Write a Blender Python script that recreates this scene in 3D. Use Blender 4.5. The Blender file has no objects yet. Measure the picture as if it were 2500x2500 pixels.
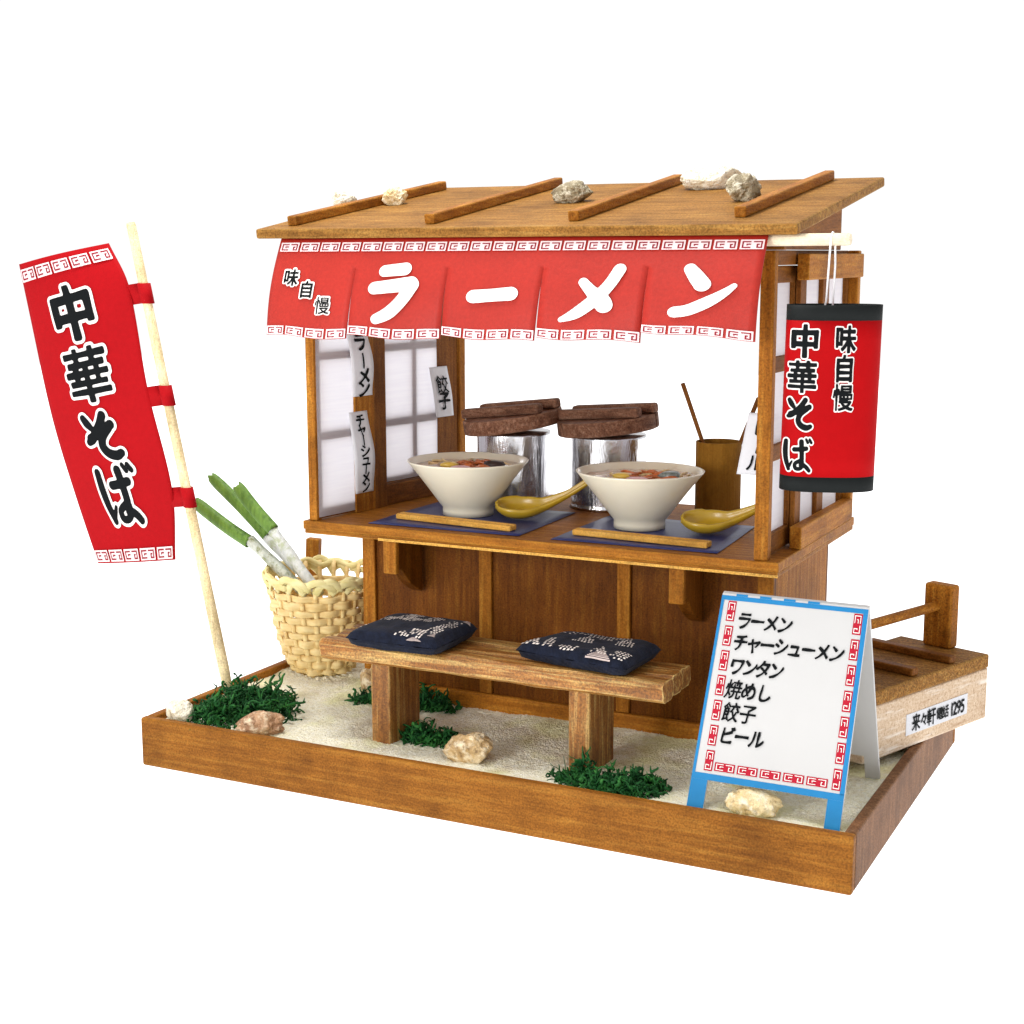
import bpy, bmesh, math, random
import numpy as np
from mathutils import Vector, Matrix, noise

random.seed(7)
SC = bpy.context.scene
COL = SC.collection

# ------------------------------------------------------------------ camera
CAM_F = 3719.95 / 2500 * 36
cam_d = bpy.data.cameras.new('camera')
cam_d.sensor_width = 36
cam_d.lens = CAM_F
cam_d.clip_start = 0.05
cam_d.clip_end = 200
cam = bpy.data.objects.new('camera', cam_d)
COL.objects.link(cam)
FW = Vector((-0.44122419, 0.8817607, -0.16679114))
RT = Vector((0.89443046, 0.44720299, -0.00190852))
UP = Vector((-0.07290664, 0.15002516, 0.9859904))
CP = Vector((3.30784578, -3.83025581, 1.68985198))
cam.matrix_world = Matrix(((RT.x, UP.x, -FW.x, CP.x), (RT.y, UP.y, -FW.y, CP.y), (RT.z, UP.z, -FW.z, CP.z), (0, 0, 0, 1)))
SC.camera = cam

# ------------------------------------------------------------------ world: white studio sweep, dimmer behind the camera
W = bpy.data.worlds.new('World')
SC.world = W
W.use_nodes = True
nt = W.node_tree
bg = nt.nodes['Background']
tc = nt.nodes.new('ShaderNodeTexCoord')
dot = nt.nodes.new('ShaderNodeVectorMath'); dot.operation = 'DOT_PRODUCT'
dot.inputs[1].default_value = Vector((FW.x, FW.y, 0)).normalized()
nt.links.new(tc.outputs['Generated'], dot.inputs[0])
mr = nt.nodes.new('ShaderNodeMapRange'); mr.interpolation_type = 'SMOOTHSTEP'
mr.inputs[1].default_value = -0.1; mr.inputs[2].default_value = 0.55
mr.inputs[3].default_value = 0.78; mr.inputs[4].default_value = 1.06
nt.links.new(dot.outputs['Value'], mr.inputs[0])
bg.inputs[0].default_value = (1, 1, 1, 1)
nt.links.new(mr.outputs[0], bg.inputs[1])


def area(name, loc, target, size, power, col=(1, 1, 1)):
    l = bpy.data.lights.new(name, 'AREA'); l.shape = 'RECTANGLE'; l.size, l.size_y = size
    l.energy = power; l.color = col
    o = bpy.data.objects.new(name, l); COL.objects.link(o)
    o.location = loc
    o.rotation_euler = (Vector(target) - Vector(loc)).to_track_quat('-Z', 'Y').to_euler()
    return o


area('overhead_softbox', (0.3, 0.40, 5.2), (1.2, 0.5, 0.8), (1.3, 1.3), 180, (1, 0.985, 0.96))
area('front_softbox', (0.1, -5.0, 1.9), (1.2, 0.5, 0.9), (1.8, 1.8), 165, (1, 0.985, 0.965))
area('added_under_light', (1.2, 0.6, -2.5), (1.2, 0.6, 0), (40, 40), 1.14 * 1600 * math.pi)  # added lamp, unseen below, keeps the floor sheet white and shadowless

SC.view_settings.view_transform = 'Standard'
SC.view_settings.look = 'None'
SC.view_settings.exposure = 0
SC.view_settings.gamma = 1
SC.view_settings.use_curve_mapping = False
SC.render.engine = 'CYCLES'
SC.cycles.use_denoising = True
SC.cycles.max_bounces = 8


# ------------------------------------------------------------------ materials
def lin(r, g, b):
    f = lambda c: (c / 255 / 12.92) if c / 255 <= 0.04045 else ((c / 255 + 0.055) / 1.055) ** 2.4
    return (f(r), f(g), f(b), 1)


class NT:
    def __init__(s, name):
        s.m = bpy.data.materials.new(name); s.m.use_nodes = True
        s.t = s.m.node_tree; s.b = s.t.nodes['Principled BSDF']

    def n(s, typ, **kw):
        nd = s.t.nodes.new('ShaderNode' + typ)
        for k, v in kw.items():
            setattr(nd, k, v)
        return nd

    def l(s, a, b):
        s.t.links.new(a, b)

    def set(s, **kw):
        for k, v in kw.items():
            s.b.inputs[k.replace('_', ' ')].default_value = v

    def obj_coord(s, scale=(1, 1, 1), which='Object'):
        c = s.n('TexCoord'); mp = s.n('Mapping'); mp.inputs['Scale'].default_value = scale
        s.l(c.outputs[which], mp.inputs['Vector']); return mp.outputs['Vector']

    def noise(s, vec, scale, detail=4, rough=0.55, dist=0.0):
        x = s.n('TexNoise'); x.inputs['Scale'].default_value = scale; x.inputs['Detail'].default_value = detail
        x.inputs['Roughness'].default_value = rough; x.inputs['Distortion'].default_value = dist
        s.l(vec, x.inputs['Vector']); return x.outputs['Fac']

    def ramp(s, fac, stops):
        r = s.n('ValToRGB'); e = r.color_ramp.elements
        while len(e) < len(stops):
            e.new(0.5)
        for el, (p, c) in zip(e, stops):
            el.position = p; el.color = c
        s.l(fac, r.inputs['Fac']); return r.outputs['Color']

    def mix(s, fac, a, b, blend='MIX'):
        x = s.n('Mix', data_type='RGBA', blend_type=blend)
        if hasattr(fac, 'links'):
            s.l(fac, x.inputs[0])
        else:
            x.inputs[0].default_value = fac
        for i, v in ((6, a), (7, b)):
            if hasattr(v, 'links'):
                s.l(v, x.inputs[i])
            else:
                x.inputs[i].default_value = v
        return x.outputs[2]

    def math(s, op, a, b=0.0, clamp=False):
        x = s.n('Math', operation=op); x.use_clamp = clamp
        for i, v in ((0, a), (1, b)):
            if hasattr(v, 'links'):
                s.l(v, x.inputs[i])
            else:
                x.inputs[i].default_value = v
        return x.outputs[0]

    def bump(s, h, strength=0.3, dist=0.01, prev=None):
        b = s.n('Bump'); b.inputs['Strength'].default_value = strength; b.inputs['Distance'].default_value = dist
        s.l(h, b.inputs['Height'])
        if prev is not None:
            s.l(prev, b.inputs['Normal'])
        return b.outputs['Normal']

    def color(s, c):
        s.l(c, s.b.inputs['Base Color'])

    def normal(s, c):
        s.l(c, s.b.inputs['Normal'])


_wood = {}
TONES = {
    'oak': ((128, 76, 28), (166, 105, 46), (206, 150, 84)),      # warm stained
    'tray': ((124, 74, 34), (156, 98, 48), (190, 134, 78)),
    'roof': ((122, 78, 38), (164, 112, 62), (206, 160, 106)),
    'dark': ((98, 56, 24), (134, 82, 40), (170, 116, 66)),
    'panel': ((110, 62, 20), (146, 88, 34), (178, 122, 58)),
    'side': ((112, 76, 54), (146, 104, 78), (178, 138, 108)),
    'lid': ((82, 54, 42), (120, 84, 66), (172, 138, 118)),
    'bench': ((100, 56, 20), (158, 102, 50), (244, 214, 164)),
    'pale': ((224, 204, 170), (240, 226, 198), (246, 238, 216)),
    'bamboo': ((214, 190, 136), (236, 218, 174), (246, 234, 202)),
    'stick': ((200, 140, 66), (224, 170, 90), (238, 196, 126)),
    'kraft': ((112, 74, 22), (130, 90, 30), (142, 102, 42)),
}


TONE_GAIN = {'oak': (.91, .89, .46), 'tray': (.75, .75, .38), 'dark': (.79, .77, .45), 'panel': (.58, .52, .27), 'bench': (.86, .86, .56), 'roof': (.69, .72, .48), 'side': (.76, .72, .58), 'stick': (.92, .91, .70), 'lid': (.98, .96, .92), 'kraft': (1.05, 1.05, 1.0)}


def wood(tone, axis='X', speck=0.35, rough=0.55, edge=0.55):
    key = (tone, axis, speck, rough, edge)
    if key in _wood:
        return _wood[key]
    k = NT('wood_' + tone + '_' + axis.lower())
    fr = TONE_GAIN.get(tone, (1, 1, 1))
    lo, mid, hi = [tuple(a * b for a, b in zip(lin(*c), fr)) + (1,) for c in TONES[tone]]
    i = 'XYZ'.index(axis)
    sc1 = [58.0] * 3; sc1[i] = 3.2
    sc2 = [200.0] * 3; sc2[i] = 22.0
    oi = k.n('ObjectInfo')
    tcn = k.n('TexCoord')
    add = k.n('VectorMath', operation='ADD')
    k.l(tcn.outputs['Object'], add.inputs[0])
    rv = k.n('CombineXYZ')
    for q in range(3):
        k.l(k.math('MULTIPLY', oi.outputs['Random'], 7.3 + q * 3.1), rv.inputs[q])
    k.l(rv.outputs[0], add.inputs[1])

    def mp(scale):
        m = k.n('Mapping'); m.inputs['Scale'].default_value = scale; k.l(add.outputs[0], m.inputs['Vector']); return m.outputs['Vector']
    big = k.noise(mp(sc1), 1.0, 5, 0.62, 0.35)
    fine = k.noise(mp(sc2), 1.0, 3, 0.6)
    spk = k.noise(mp((170, 170, 170)), 1.0, 2, 0.6)
    blotch = k.noise(mp((4.0, 4.0, 4.0)), 1.3, 5, 0.62)
    c = k.ramp(big, [(0.18, lo), (0.50, mid), (0.86, hi)])
    pores = k.ramp(fine, [(0.28, (0.40, 0.34, 0.28, 1)), (0.46, (1, 1, 1, 1)), (0.66, (1.0, 1.0, 1.0, 1)), (0.80, (1.22, 1.20, 1.14, 1))])
    c = k.mix(speck, c, pores, 'MULTIPLY')
    sp = k.ramp(spk, [(0.33, (0.34, 0.30, 0.26, 1)), (0.50, (1, 1, 1, 1)), (0.67, (1.60, 1.56, 1.46, 1))])
    c = k.mix(speck * 0.9, c, sp, 'MULTIPLY')
    bl = k.ramp(blotch, [(0.32, (0.52, 0.47, 0.42, 1)), (0.52, (0.98, 0.96, 0.94, 1)), (0.70, (1.20, 1.20, 1.20, 1))])
    c = k.mix(0.7, c, bl, 'MULTIPLY')
    hv = k.n('HueSaturation'); k.l(c, hv.inputs['Color'])
    k.l(k.math('ADD', k.math('MULTIPLY', oi.outputs['Random'], 0.22), 0.89), hv.inputs['Value'])
    c = hv.outputs[0]
    if edge > 0:
        bv = k.n('Bevel'); bv.samples = 4; bv.inputs['Radius'].default_value = 0.008
        g = k.n('NewGeometry')
        dt = k.n('VectorMath', operation='DOT_PRODUCT')
        k.l(bv.outputs[0], dt.inputs[0]); k.l(g.outputs['Normal'], dt.inputs[1])
        e = k.n('MapRange'); e.inputs[1].default_value = 0.985; e.inputs[2].default_value = 0.86
        k.l(dt.outputs['Value'], e.inputs[0])
        wear_highlight = k.math('MULTIPLY', e.outputs[0], k.ramp(k.noise(mp((22, 22, 22)), 1.0, 3), [(0.34, (0, 0, 0, 1)), (0.56, (1, 1, 1, 1))]))
        c = k.mix(k.math('MULTIPLY', wear_highlight, edge), c, hi)  # pale worn edges, plus the edge highlight painted into the colour
    k.color(c)
    h = k.math('ADD', k.math('MULTIPLY', fine, 0.7), k.math('MULTIPLY', big, 0.5))
    k.normal(k.bump(spk, 0.25, 0.004, k.bump(h, 0.35, 0.005)))
    rr = k.math('ADD', k.math('MULTIPLY', fine, -0.2), rough + 0.12)
    k.l(rr, k.b.inputs['Roughness'])
    k.set(Specular_IOR_Level=0.45 if tone == 'bench' else 0.10)
    _wood[key] = k.m
    return k.m


def paper(name, col, var=0.05, rough=0.75, fibre=60, bump=0.12, trans=0.0, spec=0.3):
    k = NT(name)
    v = k.obj_coord()
    n1 = k.noise(v, fibre, 5, 0.65)
    n2 = k.noise(v, 5, 3)
    a = tuple(c * (1 - var * 1.6) for c in col[:3]) + (1,)
    b = tuple(min(1, c * (1 + var)) for c in col[:3]) + (1,)
    c = k.ramp(k.math('ADD', k.math('MULTIPLY', n1, 0.6), k.math('MULTIPLY', n2, 0.4)), [(0.35, a), (0.65, b)])
    k.color(c)
    k.normal(k.bump(n1, bump, 0.004))
    k.set(Roughness=rough, Specular_IOR_Level=spec)
    if trans:
        k.set(Transmission_Weight=0.0)
        tr = k.n('BsdfTranslucent'); tr.inputs[0].default_value = col
        mx = k.n('MixShader'); mx.inputs[0].default_value = trans
        k.l(k.b.outputs[0], mx.inputs[1]); k.l(tr.outputs[0], mx.inputs[2])
        k.l(mx.outputs[0], k.t.nodes['Material Output'].inputs[0])
    return k.m


RED = paper('red_paper', lin(170, 39, 28), 0.10, 0.5, 90, 0.2, spec=0.3)
REDF = paper('red_banner_paper', lin(166, 12, 20), 0.06, 0.7, 60, 0.10, spec=0.08)
REDL = paper('red_lantern_paper', lin(170, 6, 12), 0.04, 0.7, 30, 0.06, spec=0.08)
MAROON = paper('maroon_ink', lin(140, 22, 40), 0.05)
WHITEINK = paper('white_ink', lin(240, 236, 232), 0.02)
PINKINK = paper('pale_pink_ink', lin(245, 222, 222), 0.03)
BLACKINK = paper('black_ink', lin(16, 19, 21), 0.05, spec=0.1)
WPAPER = paper('white_paper', lin(214, 214, 218), 0.03)
CARD = paper('white_card', lin(198, 197, 196), 0.015, 0.6, 8, 0.03)
BLUE = paper('blue_ink', lin(18, 124, 182), 0.05, 0.6, 25)
CRIMSON = paper('crimson_ink', lin(178, 16, 44), 0.03)
BLACKP = paper('black_paper', lin(24, 27, 27), 0.06, 0.7, 40, spec=0.15)
NAVY = paper('navy_mat_paper', lin(40, 50, 106), 0.16, 0.42, 130, 0.35, spec=0.6)
STRING = paper('white_string', lin(238, 238, 240), 0.02)


def shoji_mat():
    k = NT('shoji_paper')
    v = k.obj_coord((4, 4, 95))
    w = k.noise(v, 1.0, 3)
    c = k.ramp(w, [(0.35, lin(238, 236, 246)), (0.65, lin(250, 249, 254))])
    k.color(c); k.normal(k.bump(w, 0.25, 0.004)); k.set(Roughness=0.85, Specular_IOR_Level=0.2)
    tr = k.n('BsdfTranslucent'); tr.inputs[0].default_value = lin(246, 245, 252)
    mx = k.n('MixShader'); mx.inputs[0].default_value = 0.60
    k.l(k.b.outputs[0], mx.inputs[1]); k.l(tr.outputs[0], mx.inputs[2])
    k.l(mx.outputs[0], k.t.nodes['Material Output'].inputs[0])
    return k.m


SHOJI = shoji_mat()


def simple(name, col, rough=0.5, metal=0.0, var=0.06, scale=12, bump=0.1, sss=0.0, coat=0.0):
    k = NT(name)
    v = k.obj_coord()
    n1 = k.noise(v, scale, 4)
    a = tuple(c * (1 - var * 2) for c in col[:3]) + (1,)
    b = tuple(min(1, c * (1 + var)) for c in col[:3]) + (1,)
    k.color(k.ramp(n1, [(0.3, a), (0.7, b)])); k.normal(k.bump(n1, bump, 0.01))
    k.set(Roughness=rough, Metallic=metal, Coat_Weight=coat, Coat_Roughness=0.15)
    if sss:
        k.set(Subsurface_Weight=sss, Subsurface_Scale=0.02); k.b.inputs['Subsurface Radius'].default_value = (1, 0.8, 0.5)
    return k.m


CERAMIC = simple('cream_ceramic', lin(230, 222, 200), 0.32, 0, 0.03, 7, 0.04, 0.15, 0.25)
YELLOW = simple('yellow_glaze', lin(196, 160, 38), 0.35, 0, 0.08, 9, 0.05, 0, 0.25)
BROTH = simple('soup_broth', lin(178, 118, 66), 0.12, 0, 0.25, 30, 0.25, 0.0, 0.6)
BROTHP = simple('pale_soup_broth', lin(214, 176, 150), 0.12, 0, 0.2, 30, 0.25, 0.0, 0.6)
MEAT = simple('orange_meat', lin(190, 98, 34), 0.35, 0, 0.25, 40, 0.3, 0, 0.4)
EGGY = simple('egg_yellow', lin(232, 196, 84), 0.3, 0, 0.08, 30, 0.1, 0, 0.4)
NORI = simple('dark_seaweed', lin(58, 40, 34), 0.5, 0, 0.2, 50, 0.3)
GREYF = simple('grey_fishcake', lin(128, 138, 132), 0.3, 0, 0.3, 60, 0.4, 0, 0.5)
PINKF = simple('pink_fishcake', lin(232, 186, 190), 0.4, 0, 0.1, 30, 0.1)
NOODLE = simple('noodle', lin(232, 206, 150), 0.35, 0, 0.08, 20, 0.1)


def foil_mat():
    k = NT('crinkled_foil')
    v = k.obj_coord((6, 6, 0.9))
    n1 = k.noise(v, 1.4, 4, 0.6, 0.8)
    n2 = k.noise(k.obj_coord((40, 40, 40)), 1.0, 3)
    k.color(k.ramp(n1, [(0.3, lin(176, 174, 176)), (0.7, lin(226, 226, 230))]))
    k.normal(k.bump(n2, 0.10, 0.01, k.bump(n1, 0.24, 0.04)))
    k.set(Metallic=1.0, Roughness=0.22)
    return k.m


FOIL = foil_mat()


def stone_mat(name, cols, scale=9):
    k = NT(name)
    oi = k.n('ObjectInfo')
    v = k.obj_coord()
    n1 = k.noise(v, scale, 6, 0.65, 0.5)
    vo = k.n('TexVoronoi'); vo.inputs['Scale'].default_value = scale * 3.4; k.l(v, vo.inputs['Vector'])
    n3 = k.noise(v, scale * 7, 3)
    c = k.ramp(n1, [(0.28, lin(*cols[0])), (0.5, lin(*cols[1])), (0.68, lin(*cols[2]))])
    n4 = k.noise(v, scale * 3.0, 4, 0.7)
    c = k.mix(k.ramp(n4, [(0.50, (0, 0, 0, 1)), (0.62, (0.75, 0.75, 0.75, 1))]), c, lin(*cols[2]))
    c = k.mix(0.75, c, k.ramp(n3, [(0.30, (0.40, 0.34, 0.28, 1)), (0.44, (1, 1, 1, 1)), (0.75, (1.15, 1.15, 1.12, 1))]), 'MULTIPLY')
    k.color(c)
    k.normal(k.bump(n3, 0.6, 0.01, k.bump(n4, 0.7, 0.02)))
    k.set(Roughness=0.6, Specular_IOR_Level=0.5)
    return k.m


ST_WHITE = stone_mat('white_stone', ((206, 188, 150), (234, 226, 202), (250, 246, 234)))
ST_TAN = stone_mat('tan_stone', ((146, 108, 62), (206, 174, 124), (244, 230, 200)))
ST_BROWN = stone_mat('brown_stone', ((126, 84, 56), (186, 144, 108), (238, 218, 186)))
ST_GREY = stone_mat('grey_gold_stone', ((98, 84, 58), (150, 136, 106), (222, 214, 192)), 12)
ST_CREAM = stone_mat('cream_stone', ((204, 164, 92), (236, 216, 168), (250, 242, 220)))


def sand_mat():
    k = NT('sand_grains')
    v = k.obj_coord()
    grain = k.noise(v, 150, 2, 0.7)
    g2 = k.noise(v, 70, 3, 0.7)
    patch = k.noise(v, 3.1, 4, 0.6)
    patch2 = k.noise(k.obj_coord((1, 1.3, 1)), 5.2, 4, 0.6)
    c = k.ramp(g2, [(0.25, lin(236, 226, 190)), (0.48, lin(250, 245, 222)), (0.70, lin(254, 252, 240))])
    c = k.mix(k.ramp(patch, [(0.50, (0, 0, 0, 1)), (0.64, (0.6, 0.6, 0.6, 1))]), c, lin(230, 228, 152))
    c = k.mix(k.ramp(patch2, [(0.54, (0, 0, 0, 1)), (0.70, (0.55, 0.55, 0.55, 1))]), c, lin(196, 178, 150))
    c = k.mix(0.8, c, k.ramp(grain, [(0.26, (0.62, 0.56, 0.46, 1)), (0.40, (0.95, 0.94, 0.90, 1)), (0.7, (1.03, 1.03, 1.03, 1))]), 'MULTIPLY')
    k.color(c); k.normal(k.bump(grain, 0.9, 0.008)); k.set(Roughness=0.9, Specular_IOR_Level=0.2)
    return k.m


SAND = sand_mat()


def chip_mat():
    k = NT('chipboard_face')
    v = k.obj_coord()
    n1 = k.noise(v, 120, 3, 0.75)
    n2 = k.noise(v, 9, 4)
    c = k.ramp(n1, [(0.30, lin(150, 116, 86)), (0.42, lin(202, 174, 144)), (0.60, lin(218, 194, 166)), (0.74, lin(236, 222, 204))])
    c = k.mix(0.5, c, k.ramp(n2, [(0.3, (0.82, 0.76, 0.70, 1)), (0.7, (1.04, 1.03, 1.02, 1))]), 'MULTIPLY')
    n3 = k.noise(k.obj_coord((5, 5, 55)), 1.0, 4, 0.6)
    c = k.mix(k.ramp(n3, [(0.54, (0, 0, 0, 1)), (0.66, (0.75, 0.75, 0.75, 1))]), c, lin(238, 228, 216))
    c = k.mix(k.ramp(n3, [(0.30, (0.6, 0.6, 0.6, 1)), (0.42, (0, 0, 0, 1))]), c, lin(168, 128, 92))
    k.color(c); k.normal(k.bump(n1, 0.5, 0.006)); k.set(Roughness=0.8)
    return k.m


CHIP = chip_mat()


def moss_mat():
    k = NT('dyed_moss')
    v = k.obj_coord()
    n1 = k.noise(v, 26, 4, 0.7)
    n2 = k.noise(v, 120, 2)
    c = k.ramp(n1, [(0.3, lin(6, 46, 20)), (0.5, lin(18, 84, 32)), (0.72, lin(62, 128, 52))])
    c = k.mix(0.5, c, k.ramp(n2, [(0.35, (0.55, 0.55, 0.5, 1)), (0.65, (1.15, 1.15, 1.1, 1))]), 'MULTIPLY')
    k.color(c); k.set(Roughness=0.7, Specular_IOR_Level=0.3)
    return k.m


MOSS = moss_mat()


def leek_mat(name, a, b, c3, streak):
    k = NT(name)
    n1 = k.noise(k.obj_coord((70, 70, 3.0)), 1.0, 3)
    n2 = k.noise(k.obj_coord(), streak, 4, 0.7)
    c = k.ramp(n1, [(0.3, lin(*a)), (0.7, lin(*b))])
    c = k.mix(k.ramp(n2, [(0.50, (0, 0, 0, 1)), (0.62, (0.8, 0.8, 0.8, 1))]), c, lin(*c3))
    k.color(c); k.normal(k.bump(n1, 0.4, 0.006)); k.set(Roughness=0.6)
    return k.m


LEAF = leek_mat('leek_green', (70, 108, 26), (112, 152, 54), (90, 128, 38), 6)
STALK = leek_mat('leek_white', (186, 192, 190), (222, 226, 224), (160, 170, 130), 16)
STALKM = leek_mat('leek_mottled_white', (176, 184, 172), (214, 220, 208), (120, 128, 64), 30)


def weave_mat(name, a, b):
    k = NT(name)
    n1 = k.noise(k.obj_coord((16, 16, 60)), 1.0, 3)
    n2 = k.noise(k.obj_coord(), 6, 3)
    c = k.ramp(n1, [(0.3, lin(*a)), (0.7, lin(*b))])
    c = k.mix(0.4, c, k.ramp(n2, [(0.35, (0.84, 0.72, 0.5, 1)), (0.6, (1.02, 1.02, 1, 1))]), 'MULTIPLY')
    k.color(c); k.normal(k.bump(n1, 0.4, 0.004)); k.set(Roughness=0.5, Specular_IOR_Level=0.35)
    return k.m


CANE = weave_mat('split_cane', (222, 188, 122), (245, 223, 166))
CANEP = weave_mat('pale_cane', (218, 204, 134), (240, 230, 176))


def fabric_mat():
    k = NT('indigo_fabric')
    wx = k.n('TexWave'); wx.inputs['Scale'].default_value = 60; k.l(k.obj_coord(), wx.inputs['Vector'])
    wy = k.n('TexWave', bands_direction='Y'); wy.inputs['Scale'].default_value = 60; k.l(k.obj_coord(), wy.inputs['Vector'])
    n = k.noise(k.obj_coord(), 40, 4)
    h = k.math('ADD', wx.outputs['Fac'], wy.outputs['Fac'])
    k.color(k.ramp(n, [(0.3, lin(12, 15, 27)), (0.7, lin(24, 30, 48))]))
    k.normal(k.bump(h, 0.25, 0.003, k.bump(n, 0.3, 0.01))); k.set(Roughness=0.9, Specular_IOR_Level=0.15, Sheen_Weight=0.05)
    return k.m


INDIGO = fabric_mat()
THREAD = paper('white_thread', lin(236, 226, 218), 0.06)
PINKPATCH = paper('pale_thread_patch', lin(196, 178, 172), 0.1)


def sheet_mat():
    k = NT('added_translucent_sheet')
    tr = k.n('BsdfTranslucent'); tr.inputs[0].default_value = (0.95, 0.95, 0.95, 1)
    k.l(tr.outputs[0], k.t.nodes['Material Output'].inputs[0])
    return k.m


# ------------------------------------------------------------------ mesh helpers
class MB:
    def __init__(s):
        s.v = []; s.f = []; s.mi = []; s.mats = []; s.cur = 0

    def use(s, m):
        if m not in s.mats:
            s.mats.append(m)
        s.cur = s.mats.index(m); return s

    def add(s, vs, fs):
        b = len(s.v)
        s.v.extend([tuple(p) for p in vs])
        for f in fs:
            s.f.append(tuple(b + i for i in f)); s.mi.append(s.cur)
        return s

    def box(s, lo, hi, M=None):
        x0, y0, z0 = lo; x1, y1, z1 = hi
        vs = [Vector(p) for p in ((x0, y0, z0), (x1, y0, z0), (x1, y1, z0), (x0, y1, z0), (x0, y0, z1), (x1, y0, z1), (x1, y1, z1), (x0, y1, z1))]
        if M is not None:
            vs = [M @ p for p in vs]
        return s.add(vs, [(0, 3, 2, 1), (4, 5, 6, 7), (0, 1, 5, 4), (1, 2, 6, 5), (2, 3, 7, 6), (3, 0, 4, 7)])

    def prism(s, poly, d0, d1, fn):
        """poly 2D ccw list; fn(a,b,d)->Vector"""
        n = len(poly)
        vs = [fn(a, b, d0) for a, b in poly] + [fn(a, b, d1) for a, b in poly]
        fs = [tuple(range(n))[::-1], tuple(range(n, 2 * n))]
        fs += [(i, (i + 1) % n, n + (i + 1) % n, n + i) for i in range(n)]
        return s.add(vs, fs)

    def lathe(s, prof, n=48, c=(0, 0, 0), closed=False):
        c = Vector(c); m = len(prof); vs = []
        for i in range(n):
            a = 2 * math.pi * i / n
            for r, z in prof:
                vs.append(c + Vector((r * math.cos(a), r * math.sin(a), z)))
        fs = []
        mm = m if closed else m - 1
        for i in range(n):
            j = (i + 1) % n
            for k in range(mm):
                k2 = (k + 1) % m
                fs.append((i * m + k, j * m + k, j * m + k2, i * m + k2))
        return s.add(vs, fs)

    def tube(s, pts, rad, n=8, cap=True, flat=1.0, upv=None, loop=False):
        pts = [Vector(p) for p in pts]; N = len(pts)
        if not isinstance(rad, (list, tuple)):
            rad = [rad] * N
        vs = []; prev = None
        for i, p in enumerate(pts):
            if loop:
                t = pts[(i + 1) % N] - pts[i - 1]
            else:
                t = pts[min(i + 1, N - 1)] - pts[max(i - 1, 0)]
            if t.length < 1e-9:
                t = Vector((0, 0, 1))
            t.normalize()
            if upv is not None:
                a = upv(i) if callable(upv) else Vector(upv)
                a = (a - t * a.dot(t))
            elif prev is None:
                a = t.orthogonal()
            else:
                a = prev - t * prev.dot(t)
            a = a.normalized() if a.length > 1e-6 else t.orthogonal().normalized()
            prev = a
            b = t.cross(a)
            for k in range(n):
                q = 2 * math.pi * k / n
                vs.append(p + a * (math.cos(q) * rad[i] * flat) + b * (math.sin(q) * rad[i]))
        fs = []
        for i in range(N if loop else N - 1):
            i2 = (i + 1) % N
            for k in range(n):
                k2 = (k + 1) % n
                fs.append((i * n + k, i * n + k2, i2 * n + k2, i2 * n + k))
        if cap and not loop:
            fs.append(tuple(range(n))[::-1]); fs.append(tuple((N - 1) * n + k for k in range(n)))
        return s.add(vs, fs)

    def grid(s, fn, nu, nv):
        vs = [fn(i / nu, j / nv) for j in range(nv + 1) for i in range(nu + 1)]
        fs = [(j * (nu + 1) + i, j * (nu + 1) + i + 1, (j + 1) * (nu + 1) + i + 1, (j + 1) * (nu + 1) + i) for j in range(nv) for i in range(nu)]
        return s.add(vs, fs)

    def build(s, name, mat=None, parent=None, smooth=False, bevel=0.0, solid=0.0, sub=0, segs=2, off=-1):
        me = bpy.data.meshes.new(name)
        org = Vector((0, 0, 0))
        if s.v:
            A = np.array(s.v); lo = A.min(0); hi = A.max(0)
            org = Vector(((lo[0] + hi[0]) / 2, (lo[1] + hi[1]) / 2, lo[2]))
        me.from_pydata([tuple(Vector(p) - org) for p in s.v], [], s.f)
        mats = s.mats if s.mats else [mat]
        for m in mats:
            me.materials.append(m)
        if s.mats:
            me.polygons.foreach_set('material_index', s.mi)
        me.update()
        if smooth:
            me.polygons.foreach_set('use_smooth', [True] * len(me.polygons))
        o = bpy.data.objects.new(name, me); COL.objects.link(o)
        o.location = org
        if solid:
            md = o.modifiers.new('solid', 'SOLIDIFY'); md.thickness = solid; md.offset = off
        if bevel:
            md = o.modifiers.new('bevel', 'BEVEL'); md.width = bevel; md.segments = segs; md.limit_method = 'ANGLE'; md.angle_limit = math.radians(40)
        if sub:
            md = o.modifiers.new('sub', 'SUBSURF'); md.levels = sub; md.render_levels = sub
        if parent is not None:
            o.parent = parent
            o.matrix_parent_inverse = Matrix()
            o.location = org - WLOC[parent.name]
            WLOC[o.name] = org
        else:
            WLOC[o.name] = org
        return o


WLOC = {}


def thing(name, label, cat, loc=(0, 0, 0), group=None):
    o = bpy.data.objects.new(name, None); COL.objects.link(o)
    o.empty_display_size = 0.05
    o.location = loc; WLOC[o.name] = Vector(loc)
    return tag(o, label, cat, group)


def tag(o, label, cat, group=None):
    o['label'] = label; o['category'] = cat
    if group:
        o['group'] = group
    return o


def part(mb, name, mat, parent, **kw):
    return mb.build(name, mat, parent, **kw)


def bx(lo, hi, M=None):
    return MB().box(lo, hi, M)


def rotM(loc, rz=0, ry=0, rx=0):
    return Matrix.Translation(loc) @ Matrix.Rotation(rz, 4, 'Z') @ Matrix.Rotation(ry, 4, 'Y') @ Matrix.Rotation(rx, 4, 'X')


# ------------------------------------------------------------------ lettering: signed distance -> filled outlines
def seg_dist(P, A, B):
    d = B - A; L2 = (d * d).sum(1) + 1e-12
    t = np.clip(((P[:, None, :] - A) * d).sum(2) / L2, 0, 1)
    q = A + t[..., None] * d
    return np.sqrt(((P[:, None, :] - q) ** 2).sum(2)), t


_fc = bpy.data.curves.new('glyph_source', 'FONT')
_sdf = {}


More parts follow.
